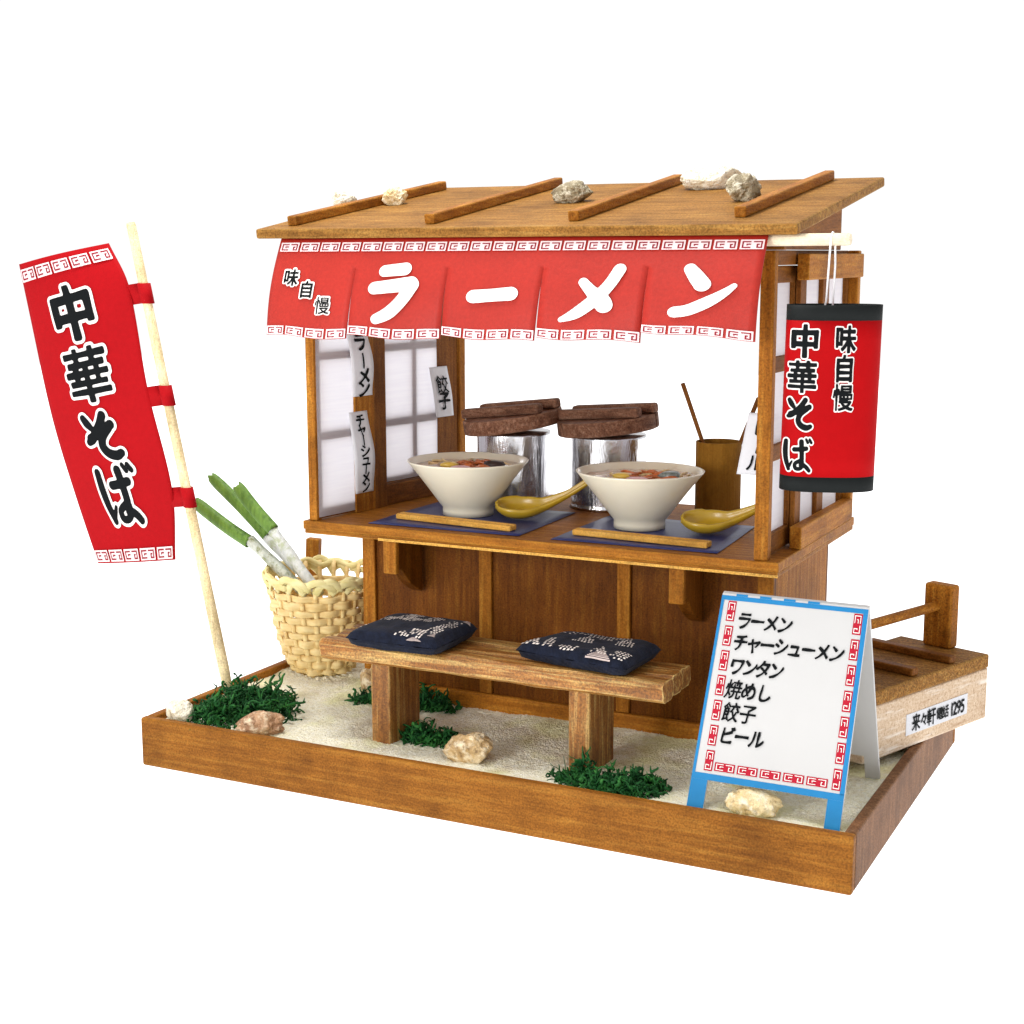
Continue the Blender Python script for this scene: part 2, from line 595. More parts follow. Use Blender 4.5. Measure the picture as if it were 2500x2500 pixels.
def font_edges(ch):
    _fc.body = ch
    o = bpy.data.objects.new('glyph_source', _fc); COL.objects.link(o)
    dg = bpy.context.evaluated_depsgraph_get(); dg.update()
    m = o.evaluated_get(dg).to_mesh()
    cnt = {}
    for p in m.polygons:
        for a, b in p.edge_keys:
            cnt[(a, b)] = cnt.get((a, b), 0) + 1
    E = [(m.vertices[a].co.xy[:], m.vertices[b].co.xy[:]) for (a, b), c in cnt.items() if c == 1]
    bpy.data.objects.remove(o)
    E = np.array(E, float)
    E[:, :, 1] += 0.14      # em box 0..1
    return E[:, 0], E[:, 1]


STROKES = {
    # hand lettering in a unit box, y up: lists of (x, y, radius)
    'RA': [[(.27, .90, .075), (.62, .935, .085)], [(.14, .60, .085), (.45, .64, .09), (.76, .68, .10)], [(.78, .66, .10), (.66, .42, .085), (.46, .19, .085), (.24, .06, .065)]],
    'BAR': [[(.15, .47, .12), (.50, .50, .115), (.86, .53, .125)]],
    'ME': [[(.90, .93, .075), (.78, .66, .075), (.58, .38, .085), (.32, .14, .075), (.08, .015, .02)], [(.36, .70, .05), (.50, .54, .07), (.68, .36, .11), (.735, .27, .11)]],
    'N': [[(.25, .93, .07), (.36, .78, .095), (.46, .64, .105)], [(.93, .62, .02), (.78, .47, .05), (.55, .29, .08), (.30, .14, .085), (.11, .10, .085)]],
    'SO': [[(.15, .92, .055), (.22, .80, .07), (.30, .70, .045)], [(.66, .92, .075), (.52, .74, .07), (.26, .50, .075), (.13, .43, .05)], [(.20, .50, .075), (.50, .60, .07), (.80, .72, .075)], [(.74, .66, .06), (.52, .50, .07), (.45, .32, .075), (.54, .17, .08), (.72, .10, .08), (.86, .14, .06)]],
    'BA': [[(.13, .90, .055), (.12, .62, .065), (.15, .34, .06), (.24, .06, .045)], [(.24, .12, .04), (.34, .30, .02)], [(.40, .66, .06), (.60, .67, .06), (.80, .70, .06)],
           [(.63, .90, .07), (.65, .62, .065), (.66, .36, .065), (.64, .20, .06)],
           [(.66, .34, .05), (.54, .30, .05), (.44, .22, .05), (.46, .10, .05), (.58, .08, .05), (.68, .16, .055), (.68, .30, .05)], [(.70, .22, .05), (.82, .14, .055), (.92, .04, .05)],
           [(.78, .98, .028), (.84, .88, .035)], [(.90, .98, .028), (.96, .88, .035)]],
    'TB': [[(.50, .86, .05), (.50, .50, .055), (.48, .14, .05)]],     # the long-vowel bar in upright writing
}


def glyph_sdf(ch, n):
    key = (ch, n)
    if key in _sdf:
        return _sdf[key]
    g = np.linspace(-0.16, 1.16, n)
    X, Y = np.meshgrid(g, g)
    P = np.stack([X.ravel(), Y.ravel()], 1)
    if ch in STROKES:
        f = np.full(len(P), 9.0)
        for st in STROKES[ch]:
            a = np.array(st)
            # smooth the polyline
            if len(a) > 2:
                t = np.linspace(0, len(a) - 1, (len(a) - 1) * 6 + 1)
                def cr(t):
                    i = min(int(t), len(a) - 2); u = t - i
                    p0, p1, p2, p3 = a[max(i - 1, 0)], a[i], a[i + 1], a[min(i + 2, len(a) - 1)]
                    return 0.5 * (2 * p1 + (p2 - p0) * u + (2 * p0 - 5 * p1 + 4 * p2 - p3) * u * u + (3 * p1 - p0 - 3 * p2 + p3) * u ** 3)
                a = np.array([cr(x) for x in t])
            d, t = seg_dist(P, a[:-1, :2], a[1:, :2])
            r = a[:-1, 2] + t * (a[1:, 2] - a[:-1, 2])
            f = np.minimum(f, (d - r).min(1))
        bold = 0.0
    else:
        A, B = font_edges(ch)
        d, _ = seg_dist(P, A, B)
        d = d.min(1)
        y = P[:, None, 1]; x = P[:, None, 0]
        c1 = (A[:, 1] > y) != (B[:, 1] > y)
        dy = np.where(np.abs(B[:, 1] - A[:, 1]) < 1e-12, 1e-12, B[:, 1] - A[:, 1])
        xi = A[:, 0] + (y - A[:, 1]) / dy * (B[:, 0] - A[:, 0])
        ins = ((c1 & (x < xi)).sum(1) % 2) == 1
        f = np.where(ins, -d, d)
    r = (f.reshape(n, n), g)
    _sdf[key] = r
    return r


def iso(F, g, level):
    F = F - level
    n = len(g); vid = {}; V = []; Fc = []
    ins = F < 0
    cell = ins[:-1, :-1] | ins[1:, :-1] | ins[:-1, 1:] | ins[1:, 1:]

    def vert(k, p):
        if k not in vid:
            vid[k] = len(V); V.append(p)
        return vid[k]
    for j, i in zip(*np.nonzero(cell)):
        cs = ((j, i), (j, i + 1), (j + 1, i + 1), (j + 1, i))
        poly = []
        for a in range(4):
            p, q = cs[a], cs[(a + 1) % 4]
            fp, fq = F[p], F[q]
            if fp < 0:
                poly.append(vert(p, (g[p[1]], g[p[0]])))
            if (fp < 0) != (fq < 0):
                t = fp / (fp - fq)
                kk = (min(p, q), max(p, q))
                poly.append(vert(kk, (g[p[1]] + t * (g[q[1]] - g[p[1]]), g[p[0]] + t * (g[q[0]] - g[p[0]]))))
        if len(poly) >= 3:
            Fc.append(tuple(poly))
    return V, Fc


def surf(S):
    """S(u,v)->Vector ; returns fn(u,v,off) lifted along the normal (dS/du x dS/dv)"""
    def f(u, v, off):
        e = 1e-3
        p = S(u, v)
        n = (S(u + e, v) - S(u - e, v)).cross(S(u, v + e) - S(u, v - e))
        n.normalize()
        return p + n * off
    return f


def put_glyph(mb, ch, fn, cx, cy, w, h, off, mat, bold=0.0, outline=None, n=44, rot=0.0, shear=0.0, brush=0.010):
    """fn(u,v,off): v grows downward on the surface when vdown; here glyph y-up maps to -v"""
    F, g = glyph_sdf(ch, n)
    if ch not in STROKES:      # uneven brush pressure
        gx, gy = np.meshgrid(g, g)
        F = F + brush * (np.sin(gx * 7.3 + gy * 4.1 + len(mb.v)) + np.sin(gy * 9.7 - gx * 3.3)) * 0.5
    ca, sa = math.cos(rot), math.sin(rot)
    layers = []
    if outline:
        layers.append((bold + outline[0], outline[1], off))
    layers.append((bold, mat, off + 0.0016))
    for lev, m, o in layers:
        V, Fc = iso(F, g, lev)
        mb.use(m)
        vs = []
        for x, y in V:
            a, b = x - 0.5, y - 0.5
            a, b = a * ca - b * sa, a * sa + b * ca
            a += b * shear
            vs.append(fn(cx + a * w, cy - b * h, o))
        mb.add(vs, [f[::-1] for f in Fc])


def put_rect(mb, fn, u0, v0, u1, v1, off, mat, nu=1, nv=1):
    mb.use(mat)
    vs = [fn(u0 + (u1 - u0) * i / nu, v0 + (v1 - v0) * j / nv, off) for j in range(nv + 1) for i in range(nu + 1)]
    fs = [(j * (nu + 1) + i, (j + 1) * (nu + 1) + i, (j + 1) * (nu + 1) + i + 1, j * (nu + 1) + i + 1) for j in range(nv) for i in range(nu)]
    mb.add(vs, fs)


def spirals(t):
    c = ((.16, .14, .90, .14 + t), (.16, .14 + t, .16 + t, .86 - t), (.16, .86 - t, .90, .86), (.52, .40, .90, .40 + t), (.52, .40 + t, .52 + t * .9, .60))
    p = ((.10, .14, .86, .14 + t), (.86 - t, .14 + t, .86, .86), (.38, .86 - t, .86 - t, .86), (.38, .42, .38 + t, .86 - t), (.38 + t, .42, .38 + t * 1.9, .42 + t))
    return c, p


def meander(mb, fn, u0, v0, u1, v1, off, back, ink, vertical=False, t=.125):
    """one unit: a pair of square spirals on a block of the other colour"""
    put_rect(mb, fn, u0, v0, u1, v1, off, back, 2, 1)
    for k, sp in enumerate(spirals(t)):
        for a0, b0, a1, b1 in sp:
            if vertical:
                U0, U1 = u0 + (u1 - u0) * (1 - b1), u0 + (u1 - u0) * (1 - b0)
                V0, V1 = v0 + (v1 - v0) * (a0 + k) / 2, v0 + (v1 - v0) * (a1 + k) / 2
            else:
                U0, U1 = u0 + (u1 - u0) * (a0 + k) / 2, u0 + (u1 - u0) * (a1 + k) / 2
                V0, V1 = v0 + (v1 - v0) * b0, v0 + (v1 - v0) * b1
            put_rect(mb, fn, U0, V0, U1, V1, off + 0.0014, ink)


# ================================================================== SETTING
SZ = 0.137          # sand level
top = MB().add([(-14, -14, -0.004), (17, -14, -0.004), (17, 17, -0.004), (-14, 17, -0.004)], [(0, 1, 2, 3)]).build('added_lit_sheet', sheet_mat())  # added sheet, lit from below so the floor shows pure white
top['kind'] = 'structure'

TL, TD, TH = 2.4, 1.45, 0.1666
t = thing('wooden_tray', 'shallow brown wooden tray holding the sand and the whole stall scene', 'tray', (1.2, 0.72, 0))
wt = 0.034
part(bx((0, 0, 0), (TL, wt, TH)), 'side_board', wood('tray', 'X', 0.5), t, bevel=0.008, segs=3)
part(bx((0, TD - wt, 0), (TL, TD, TH)), 'side_board', wood('tray', 'X', 0.5), t, bevel=0.008, segs=3)
part(bx((0.0005, wt + .0005, 0.0005), (wt, TD - wt - .0005, TH - 0.001)), 'side_board', wood('tray', 'Y', 0.5), t, bevel=0.006)
part(bx((TL - wt, wt + .0005, 0.0005), (TL - 0.0005, TD - wt - .0005, TH - 0.001)), 'side_board', wood('side', 'Z', 0.6), t, bevel=0.006)
part(bx((wt + .001, wt + .001, 0.004), (TL - wt - .001, TD - wt - .001, 0.03)), 'bottom_board', wood('tray', 'X'), t)


def sand_h(x, y):
    p = Vector((x * 3.2, y * 3.2, 0.3))
    h = SZ + 0.007 * noise.noise(p) + 0.006 * noise.noise(p * 4.1) + 0.0022 * noise.noise(p * 17) + 0.0034 * noise.noise(p * 60)
    d = min(x, TL - x, y, TD - y) - wt
    return h + 0.006 * math.exp(-max(d, 0) / 0.03)


sm = MB()
NX, NY = 560, 340
sm.grid(lambda u, v: Vector((wt - .002 + u * (TL - 2 * wt + .004), wt - .002 + v * (TD - 2 * wt + .004), sand_h(wt + u * (TL - 2 * wt), wt + v * (TD - 2 * wt)))), NX, NY)
s = sm.build('sand', SAND, smooth=True); s['kind'] = 'structure'

# ================================================================== STALL
st = thing('ramen_stall', 'brown wooden food stall with sloping roof, sliding paper screens and a counter', 'food stall', (1.2, 0.9, SZ))
CX0, CX1, CYF, CYB, CZ, CT = 0.3684, 2.0438, 0.4434, 1.3412, 0.7932, 0.0447
# counter: two glued boards, the upper one a touch proud
part(bx((CX0, CYF, CZ - 0.030), (CX1, CYB, CZ)), 'counter_board', wood('oak', 'X', 0.4, 0.5, 0.9), st, bevel=0.004)
part(bx((CX0 + .003, CYF + .006, CZ - CT), (CX1 - .003, CYB - .003, CZ - 0.0302)), 'counter_underboard', wood('oak', 'X', 0.4, 0.5, 0.9), st, bevel=0.003)
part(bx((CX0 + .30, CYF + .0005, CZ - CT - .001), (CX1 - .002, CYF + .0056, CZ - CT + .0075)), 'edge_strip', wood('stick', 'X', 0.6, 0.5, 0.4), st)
BX0, BX1, BY0, BY1 = 0.454, 1.958, 0.700, 1.335
cz0 = CZ - CT
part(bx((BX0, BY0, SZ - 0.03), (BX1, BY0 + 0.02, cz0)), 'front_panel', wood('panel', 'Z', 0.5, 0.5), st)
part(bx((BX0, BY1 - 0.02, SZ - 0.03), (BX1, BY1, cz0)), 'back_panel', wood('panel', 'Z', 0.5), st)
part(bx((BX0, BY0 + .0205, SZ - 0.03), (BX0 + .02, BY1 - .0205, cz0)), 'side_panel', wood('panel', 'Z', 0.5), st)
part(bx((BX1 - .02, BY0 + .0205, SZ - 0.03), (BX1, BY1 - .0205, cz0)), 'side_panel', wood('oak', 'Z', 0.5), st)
for x0, x1 in ((BX0 - .001, BX0 + .05), (.921, .968), (1.432, 1.478), (BX1 - .05, BX1 + .001)):
    part(bx((x0, BY0 - .016, SZ + .055), (x1, BY0 - .0002, cz0)), 'panel_stile', wood('oak', 'Z', 0.4), st, bevel=0.004)
part(bx((BX0 - .002, BY0 - .024, SZ - 0.02), (BX1 + .002, BY0 - .0004, SZ + .054)), 'base_moulding', wood('oak', 'X', 0.4), st, bevel=0.006)
part(bx((BX0 + .05, BY0 - .010, cz0 - .045), (BX1 - .05, BY0 - .0006, cz0 - .0005)), 'top_rail', wood('dark', 'X', 0.4), st, bevel=0.003)
for xb in (0.655, 1.682):
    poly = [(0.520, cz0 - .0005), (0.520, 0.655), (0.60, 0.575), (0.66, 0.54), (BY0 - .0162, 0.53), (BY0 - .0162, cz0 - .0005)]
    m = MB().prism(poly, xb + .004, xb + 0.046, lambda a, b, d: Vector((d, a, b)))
    br = part(m, 'bracket', wood('panel', 'Z', 0.4), st, bevel=0.004)  # dark tone paints the shade on the bracket's sides
    part(bx((xb, .496, .624), (xb + .05, .5196, cz0 - .0005)), 'bracket_lit_front', wood('oak', 'Z', 0.4), br, bevel=.004)  # lighter tone paints the lit front of the same bracket

# posts
PH = 1.70
for x0, x1, y0, y1, zt in ((0.385, 0.418, 0.457, 0.492, PH), (1.963, 2.006, 0.457, 0.492, PH), (2.0, 2.038, 1.298, 1.335, 1.70)):
    part(bx((x0, y0, CZ), (x1, y1, zt)), 'corner_post', wood('oak', 'Z', 0.45), st, bevel=0.004)

# left wall: leans inward a little towards the back (local frame s along the wall)
TH_L = math.radians(8.4)
ML = Matrix.Translation((0.42, 0.457, 0)) @ Matrix.Rotation(-TH_L, 4, 'Z')     # local +y along the wall, +x toward the stall's inside


def lbox(lo, hi):
    return bx(lo, hi, ML)


part(lbox((-.062, .848, CZ), (-.026, .885, 1.70)), 'corner_post', wood('oak', 'Z', 0.45), st, bevel=0.004)


def screen(parent, y0, y1, x0, z0, z1, stiles, bars_z, bars_y, M, bar_mat_in, th=0.018, paper_in=True, sheet=None):
    """sliding screen: stiles, rails and thin lattice with paper on one side"""
    bar = MB()
    sc = bpy.data.objects.new('shoji_screen', None)
    COL.objects.link(sc); sc.empty_display_size = 0.05
    p0 = M @ Vector((x0, (y0 + y1) / 2, z0))
    sc.parent = parent; sc.location = p0 - WLOC[parent.name]; WLOC[sc.name] = p0
    for a, b in stiles:
        part(bx((x0, a, z0), (x0 + th, b, z1), M), 'stile', wood('dark', 'Z', 0.4), sc, bevel=0.003)
    ys = sorted(stiles)
    for k in range(len(ys) - 1):
        a, b = ys[k][1] + .0003, ys[k + 1][0] - .0003
        for q, r in bars_z:
            part(bx((x0 + .001, a, q), (x0 + th - .001, b, r), M), 'crossbar', wood('dark', 'Y', 0.4), sc, bevel=0.002)
    zs = sorted(bars_z)
    for q, r in bars_y:
        for k in range(len(zs) - 1):
            part(bx((x0 + .002, q, zs[k][1] + .0003), (x0 + th - .002, r, zs[k + 1][0] - .0003), M), 'crossbar', wood('dark', 'Z', 0.4), sc, bevel=0.002)
    a, b = sheet or (y0 + 0.01, y1 - 0.01)
    px = x0 + th + 0.0012 if paper_in else x0 - 0.0022
    mb = MB()
    mb.grid(lambda u, v: M @ Vector((px + 0.0006 * math.sin(9 * v + 4 * u), a + u * (b - a), z0 + .006 + v * (z1 - z0 - .02))), 8, 30)
    part(mb, 'paper', SHOJI, sc)
    return sc


# left wall, front screen (paper side faces inward: the bars show through as dim bands) and rear screen in the outer track
screen(st, 0.0, 0.37, -0.022, CZ + .004, 1.62, ((0.01, 0.03), (0.30, 0.37)), ((CZ + .004, CZ + .04), (1.064, 1.094), (1.336, 1.366), (1.58, 1.62)), (), ML, None, sheet=(0.012, 0.2))
part(lbox((-.0025, .198, CZ + .001), (.0045, .305, 1.66)), 'mullion', wood('oak', 'Z', 0.4), st, bevel=0.002)
part(lbox((-.0028, .306, CZ + .001), (.0015, .372, 1.66)), 'mullion', wood('dark', 'Z', 0.4), st, bevel=0.002)
screen(st, 0.38, 0.845, -0.052, CZ + .075, 1.62, ((0.375, 0.407), (0.716, 0.842)), ((CZ + .076, CZ + .098), (1.073, 1.103), (1.344, 1.375), (1.58, 1.62)), ((0.565, 0.593),), ML, None, sheet=(0.409, 0.714))
part(lbox((-.046, .373, CZ + .0005), (-.012, .846, CZ + .074)), 'sill', wood('dark', 'Y', 0.4), st, bevel=0.003)
part(lbox((-.07, .0, 1.622), (.0, .884, 1.69)), 'head_rail', wood('dark', 'Y', 0.4), st, bevel=0.003)
part(lbox((-.095, .24, CZ + .001), (-.054, .882, CZ + .068)), 'slide_rail', wood('oak', 'Y', 0.4), st, bevel=0.003)

# right wall, seen from outside: lattice outward, paper behind it
MR = Matrix.Translation((0, 0, 0))
screen(st, 0.494, 0.735, 1.972, CZ + .004, 1.655, ((0.4935, 0.500), (0.722, 0.745)), ((CZ + .004, CZ + .066), (1.078, 1.126), (1.342, 1.389), (1.605, 1.655)), (), MR, None, paper_in=False, sheet=(0.497, 0.745))
screen(st, 0.724, 1.296, 1.992, CZ + .004, 1.655, ((0.722, 0.787), (0.975, 1.05), (1.272, 1.2965)), ((CZ + .004, CZ + .02), (1.078, 1.126), (1.342, 1.389), (1.63, 1.655)), (), MR, None, th=0.016, paper_in=False, sheet=(0.755, 1.29))
part(bx((2.0085, 0.672, CZ + .0005), (2.046, 1.297, CZ + .070)), 'slide_rail', wood('oak', 'Y', 0.45), st, bevel=0.004)
part(bx((2.0085, 0.672, 1.612), (2.046, 1.340, 1.690)), 'slide_rail', wood('oak', 'Y', 0.45), st, bevel=0.004)
part(bx((1.968, 0.494, 1.657), (2.004, 1.296, 1.70)), 'head_rail', wood('dark', 'Y', 0.4), st, bevel=0.003)
part(bx((0.386, 0.460, 1.7005), (2.03, 0.49, 1.742)), 'cross_beam', wood('dark', 'X', 0.4), st, bevel=0.003)
part(bx((0.43, 1.10, 1.775), (1.984, 1.14, 1.845)), 'cross_beam', wood('dark', 'X', 0.4), st, bevel=0.003)

# roof
RX0, RX1, RYF, RYB, RZF, RZB, RTK = 0.3021, 2.1101, 0.3101, 1.2964, 1.7714, 1.9357, 0.0315
slope = math.atan2(RZB - RZF, RYB - RYF)
rl = math.hypot(RZB - RZF, RYB - RYF)
MRF = Matrix.Translation((0, RYF, RZF)) @ Matrix.Rotation(slope, 4, 'X')
roof = part(bx((RX0, 0, -RTK), (RX1, rl + 0.02, 0), MRF), 'roof', wood('roof', 'X', 0.6, 0.6, 0.9), st, bevel=0.006)


def roof_pt(x, y):
    return Vector((x, y, RZF + (y - RYF) * (RZB - RZF) / (RYB - RYF)))


for xa, ya, xb, yb in ((.402, .375, .482, 1.25), (.916, .378, .948, 1.27), (1.398, .40, 1.405, 1.27), (1.905, .435, 1.938, 1.27)):
    a, b = roof_pt(xa, ya), roof_pt(xb, yb)
    d = (b - a); L = d.length; d.normalize()
    up = Vector((0, -math.sin(slope), math.cos(slope)))
    sd = d.cross(up).normalized()
    M = Matrix(((sd.x, d.x, up.x, a.x), (sd.y, d.y, up.y, a.y), (sd.z, d.z, up.z, a.z), (0, 0, 0, 1)))
    part(bx((-.018, 0, 0.0003), (.018, L, .032), M), 'batten', wood('oak', 'Y', 0.5, 0.5, 0.9), roof, bevel=0.005)
# side boards under the roof slope
for x0 in (0.40, 1.985):
    zt = lambda y: RZF - RTK - .003 + (y - RYF) * (RZB - RZF) / (RYB - RYF)
    poly = [(0.50, 1.7015), (1.15, 1.7015), (1.15, zt(1.15)), (0.50, zt(0.50))]
    part(MB().prism(poly, x0, x0 + 0.03, lambda a, b, d: Vector((d, a, b))), 'gable_board', wood('dark', 'Y', 0.4), st, bevel=0.003)
# curtain rod
part(MB().tube([(0.44, 0.365, 1.722), (2.236, 0.365, 1.7285), (2.246, 0.365, 1.7285)], [0.0172, 0.0172, 0.0150], 20), 'curtain_rod', wood('pale', 'X', 0.15, 0.5, 0), st, smooth=False, bevel=0.002)

# ================================================================== NOREN
SPL = [0.386, 0.698, 1.030, 1.352, 1.684, 2.021]
BOT = [1.000, 1.015, 0.995, 1.0, 0.955]


def noren_S(x, t):
    ctr = (x - 0.386) / 1.635
    zt = 1.7435; zb = 1.430 + 0.022 * ctr
    y = 0.338 - 0.103 * t - 0.018 * math.sin(math.pi * min(max(t, 0), 1))
    z = zt + (zb - zt) * t
    i = 0
    while i < 4 and x > SPL[i + 1]:
        i += 1
    u = (x - SPL[i]) / (SPL[i + 1] - SPL[i])
    k = max(0.0, (t - 0.28) / 0.72) ** 2
    bow = math.sin(math.pi * min(max(u, 0), 1))
    y += k * (0.012 * (1 - bow) - 0.012 + 0.010 * (u - 0.5) * (-1 if i in (0, 2) else 1))
    z += k * (0.010 * (u - 0.5) * -1.2 + (0.020 if i == 4 else 0) * (1 - 0.6 * u) + 0.004 * math.sin(7 * u + i))
    return Vector((x, y, z))


nf = surf(lambda x, v: noren_S(x, -v))


def noren_fn(x, t, off):
    # normal toward the viewer (-y): d/dx cross d/d(-t)
    e = 1e-3
    p = noren_S(x, t)
    n = Vector((0, -1, -0.34)).normalized()
    return p + n * off


nr = thing('noren_curtain', 'long red shop curtain with big white katakana hanging under the front eave', 'curtain', (1.2, 0.30, 1.43))
cl = MB()
T0 = 0.28
for i in range(5):
    w_ = SPL[i + 1] - SPL[i]

    def fl(u, v, i=i, w_=w_):
        gap = max(0.0, v - T0) * 0.004
        a_ = gap if i else 0; b_ = gap if i < 4 else 0
        return noren_S(SPL[i] + 1e-6 + a_ + u * (w_ - 2e-6 - a_ - b_), v)
    cl.grid(fl, 14, 25)
clo = part(cl, 'cloth', RED, nr, smooth=True, solid=0.003, off=1)
bm = bmesh.new(); bm.from_mesh(clo.data)
bmesh.ops.remove_doubles(bm, verts=bm.verts, dist=3e-5)
bm.to_mesh(clo.data); bm.free()
bd = MB()
for k in range(21):
    u0 = 0.396 + k * 0.0775
    meander(bd, noren_fn, u0, 0.045, u0 + 0.0695, 0.135, 0.0045, PINKINK, MAROON)
part(bd, 'meander_border', None, clo)
bd = MB()
for i in range(5):
    w = SPL[i + 1] - SPL[i]
    for k in range(4):
        u0 = SPL[i] + 0.004 + k * (w / 4)
        meander(bd, noren_fn, u0, 0.90, u0 + w / 4 - 0.009, 0.99, 0.0045, PINKINK, MAROON)
part(bd, 'meander_border', None, clo)
lt = MB()
put_glyph(lt, 'RA', noren_fn, .857, .56, .205, .57, .0045, WHITEINK, 0.026, n=56)
part(lt, 'lettering', None, clo); lt = MB()
put_glyph(lt, 'BAR', noren_fn, 1.196, .568, .172, .44, .0045, WHITEINK, 0.026, n=56)
part(lt, 'lettering', None, clo); lt = MB()
put_glyph(lt, 'ME', noren_fn, 1.518, .545, .20, .525, .0045, WHITEINK, 0.026, n=56)
part(lt, 'lettering', None, clo); lt = MB()
put_glyph(lt, 'N', noren_fn, 1.863, .54, .20, .52, .0045, WHITEINK, 0.026, n=56)
part(lt, 'lettering', None, clo); lt = MB()
for ch, x, tt in (('味', .463, .40), ('自', .530, .52), ('慢', .598, .675)):
    put_glyph(lt, ch, noren_fn, x, tt, .058, .178, .0042, BLACKINK, 0.008 if ch == '慢' else 0.024, (0.085, WHITEINK), n=48, brush=.004)
part(lt, 'lettering', None, clo)

# ================================================================== PAPER LANTERN
LC = Vector((2.208, 0.36, 1.295)); LA, LB, LHh = 0.130, 0.080, 0.257
Lrot = math.radians(20)


def lant_xy(u):          # u in -1..1 across the visible half, extended round the back
    a = math.pi * u / 2
    ex = 2 / 2.5
    sx = math.copysign(abs(math.sin(a)) ** ex, math.sin(a)); cx = math.copysign(abs(math.cos(a)) ** ex, math.cos(a))
    return LA * sx, -LB * cx


def lant_pt(lx, ly, z):
    lean = (z - LHh) * 0.016
    return Vector((LC.x + lean + lx * math.cos(Lrot) - ly * math.sin(Lrot), LC.y + lx * math.sin(Lrot) + ly * math.cos(Lrot), LC.z + z))


def lant_front(px, pz, off):
    """px across (-1..1) measured straight across, pz height (-1..1)"""
    q = min(1, abs(px))
    a = math.asin(min(1.0, q ** (2.5 / 2)))
    cy = max(math.cos(a), 1e-6) ** (2 / 2.5)
    p = lant_pt(LA * px, -LB * cy, pz * LHh)
    n = Vector((px * abs(px) ** 0.5 / LA, -cy ** 1.5 / LB, 0)).normalized()
    n = Vector((n.x * math.cos(Lrot) - n.y * math.sin(Lrot), n.x * math.sin(Lrot) + n.y * math.cos(Lrot), 0))
    return p + n * off


ln = thing('paper_lantern', 'red and black paper lantern hanging by white string from the curtain rod end', 'lantern', tuple(LC + Vector((0, 0, -LHh))))


def lant_band(z0, z1, name, mat, nz, o=0.0):
    mb = MB(); N = 72
    vs = []
    for j in range(nz + 1):
        z = z0 + (z1 - z0) * j / nz
        for i in range(N):
            a = 4.0 * i / N - 2
            x, y = lant_xy(a)
            q = 1 + o
            vs.append(lant_pt(x * q, y * q, z))
    fs = [(j * N + i, j * N + (i + 1) % N, (j + 1) * N + (i + 1) % N, (j + 1) * N + i) for j in range(nz) for i in range(N)]
    mb.add(vs, fs)
    return part(mb, name, mat, ln, smooth=True, solid=0.003, off=-1)


shade = lant_band(-LHh + .042, LHh - .042, 'shade', REDL, 8)
lant_band(LHh - .042, LHh, 'end_band', BLACKP, 2)
lant_band(-LHh, -LHh + .042, 'end_band', BLACKP, 2)
lt = MB()
lf = lambda u, v, o: lant_front(u, -v, o)
hw = 1.0
for ch, z in (('中', .615), ('華', .235), ('SO', -.16), ('BA', -.60)):
    b = 0.010 if ch in STROKES else (0.024 if ch == '華' else 0.042)
    put_glyph(lt, ch, lf, -.62 + 0.12 * (0.6 - z) * -0.4, -z, .60, .36 if ch not in ('BA',) else .36, .002, BLACKINK, b, (0.046, WHITEINK), n=52)
for ch, z in (('味', .64), ('自', .33), ('慢', .02)):
    put_glyph(lt, ch, lf, .20, -z, .44, .30, .002, BLACKINK, 0.018 if ch == '慢' else 0.034, (0.052, WHITEINK), n=52)
part(lt, 'lettering', None, shade)
sx = 2.1905
mb = MB()
mb.tube([(sx - .010, .355, LC.z + LHh - .01), (sx - .005, .3535, 1.56), (sx + .002, .3465, 1.68), (sx + .004, .3455, 1.712), (sx + .005, .349, 1.737), (sx + .005, .362, 1.7475), (sx + .006, .378, 1.742), (sx + .007, .3835, 1.72), (sx + .012, .372, 1.66), (sx + .012, .36, LC.z + LHh - .01)], 0.0032, 6)
part(mb, 'string', STRING, ln, smooth=True)

# ================================================================== MENU STRIPS ON THE LEFT WALL
def strip(label, s0, s1, z0, z1, tops, chars, cs, lean, x=0.006, hw=None, bend=0.02):
    """hanging paper strip: local wall frame; s = along the wall, curls off it towards the bottom"""
    def S(u, v):
        s = s0 + (s1 - s0) * u + lean * v
        off = x + bend * math.sin(math.pi * v * 0.95) ** 2 * (0.4 + 0.6 * u) + 0.004 * v
        return ML @ Vector((off, s, z1 + (z0 - z1) * v))
    mb = MB(); mb.grid(lambda u, v: S(u, v), 6, 24)
    o = part(mb, 'menu_strip', WPAPER, None, smooth=True, solid=0.0018, off=1)
    tag(o, label, 'menu strip', 'menu strips pasted inside the stall')
    nx = (ML.to_3x3() @ Vector((1, 0, 0))).normalized()
    fn = lambda u, v, off: S(u, v) + nx * (off + .001)
    mb = MB()
    W = s1 - s0; H = z1 - z0
    for ch, v in chars:
        put_glyph(mb, ch, fn, 0.52, v, cs / W, cs / H, 0.0016, BLACKINK, 0.010 if ch == '餃' else (0.028 if ch != 'TB' else 0), n=38, brush=.006 if ch == '餃' else .02)
    part(mb, 'lettering', None, o)


strip('upper white menu strip reading ラーメン on the left wall mullion', .160, .262, 1.203, 1.45, 0, (('ラ', .24), ('TB', .50), ('メ', .72), ('ン', .90)), .068, .026)
strip('long white menu strip reading チャーシューメン, lower of two on the mullion', .166, .262, .862, 1.15, 0,
      (('チ', .11), ('ャ', .225), ('TB', .345), ('シ', .48), ('ュ', .59), ('TB', .70), ('メ', .815), ('ン', .925)), .050, .024)
strip('short white menu strip reading 餃子 on the rear left post', .655, .762, 1.085, 1.275, 0, (('餃', .36), ('子', .68)), .072, .036, x=-0.022, bend=0.006)
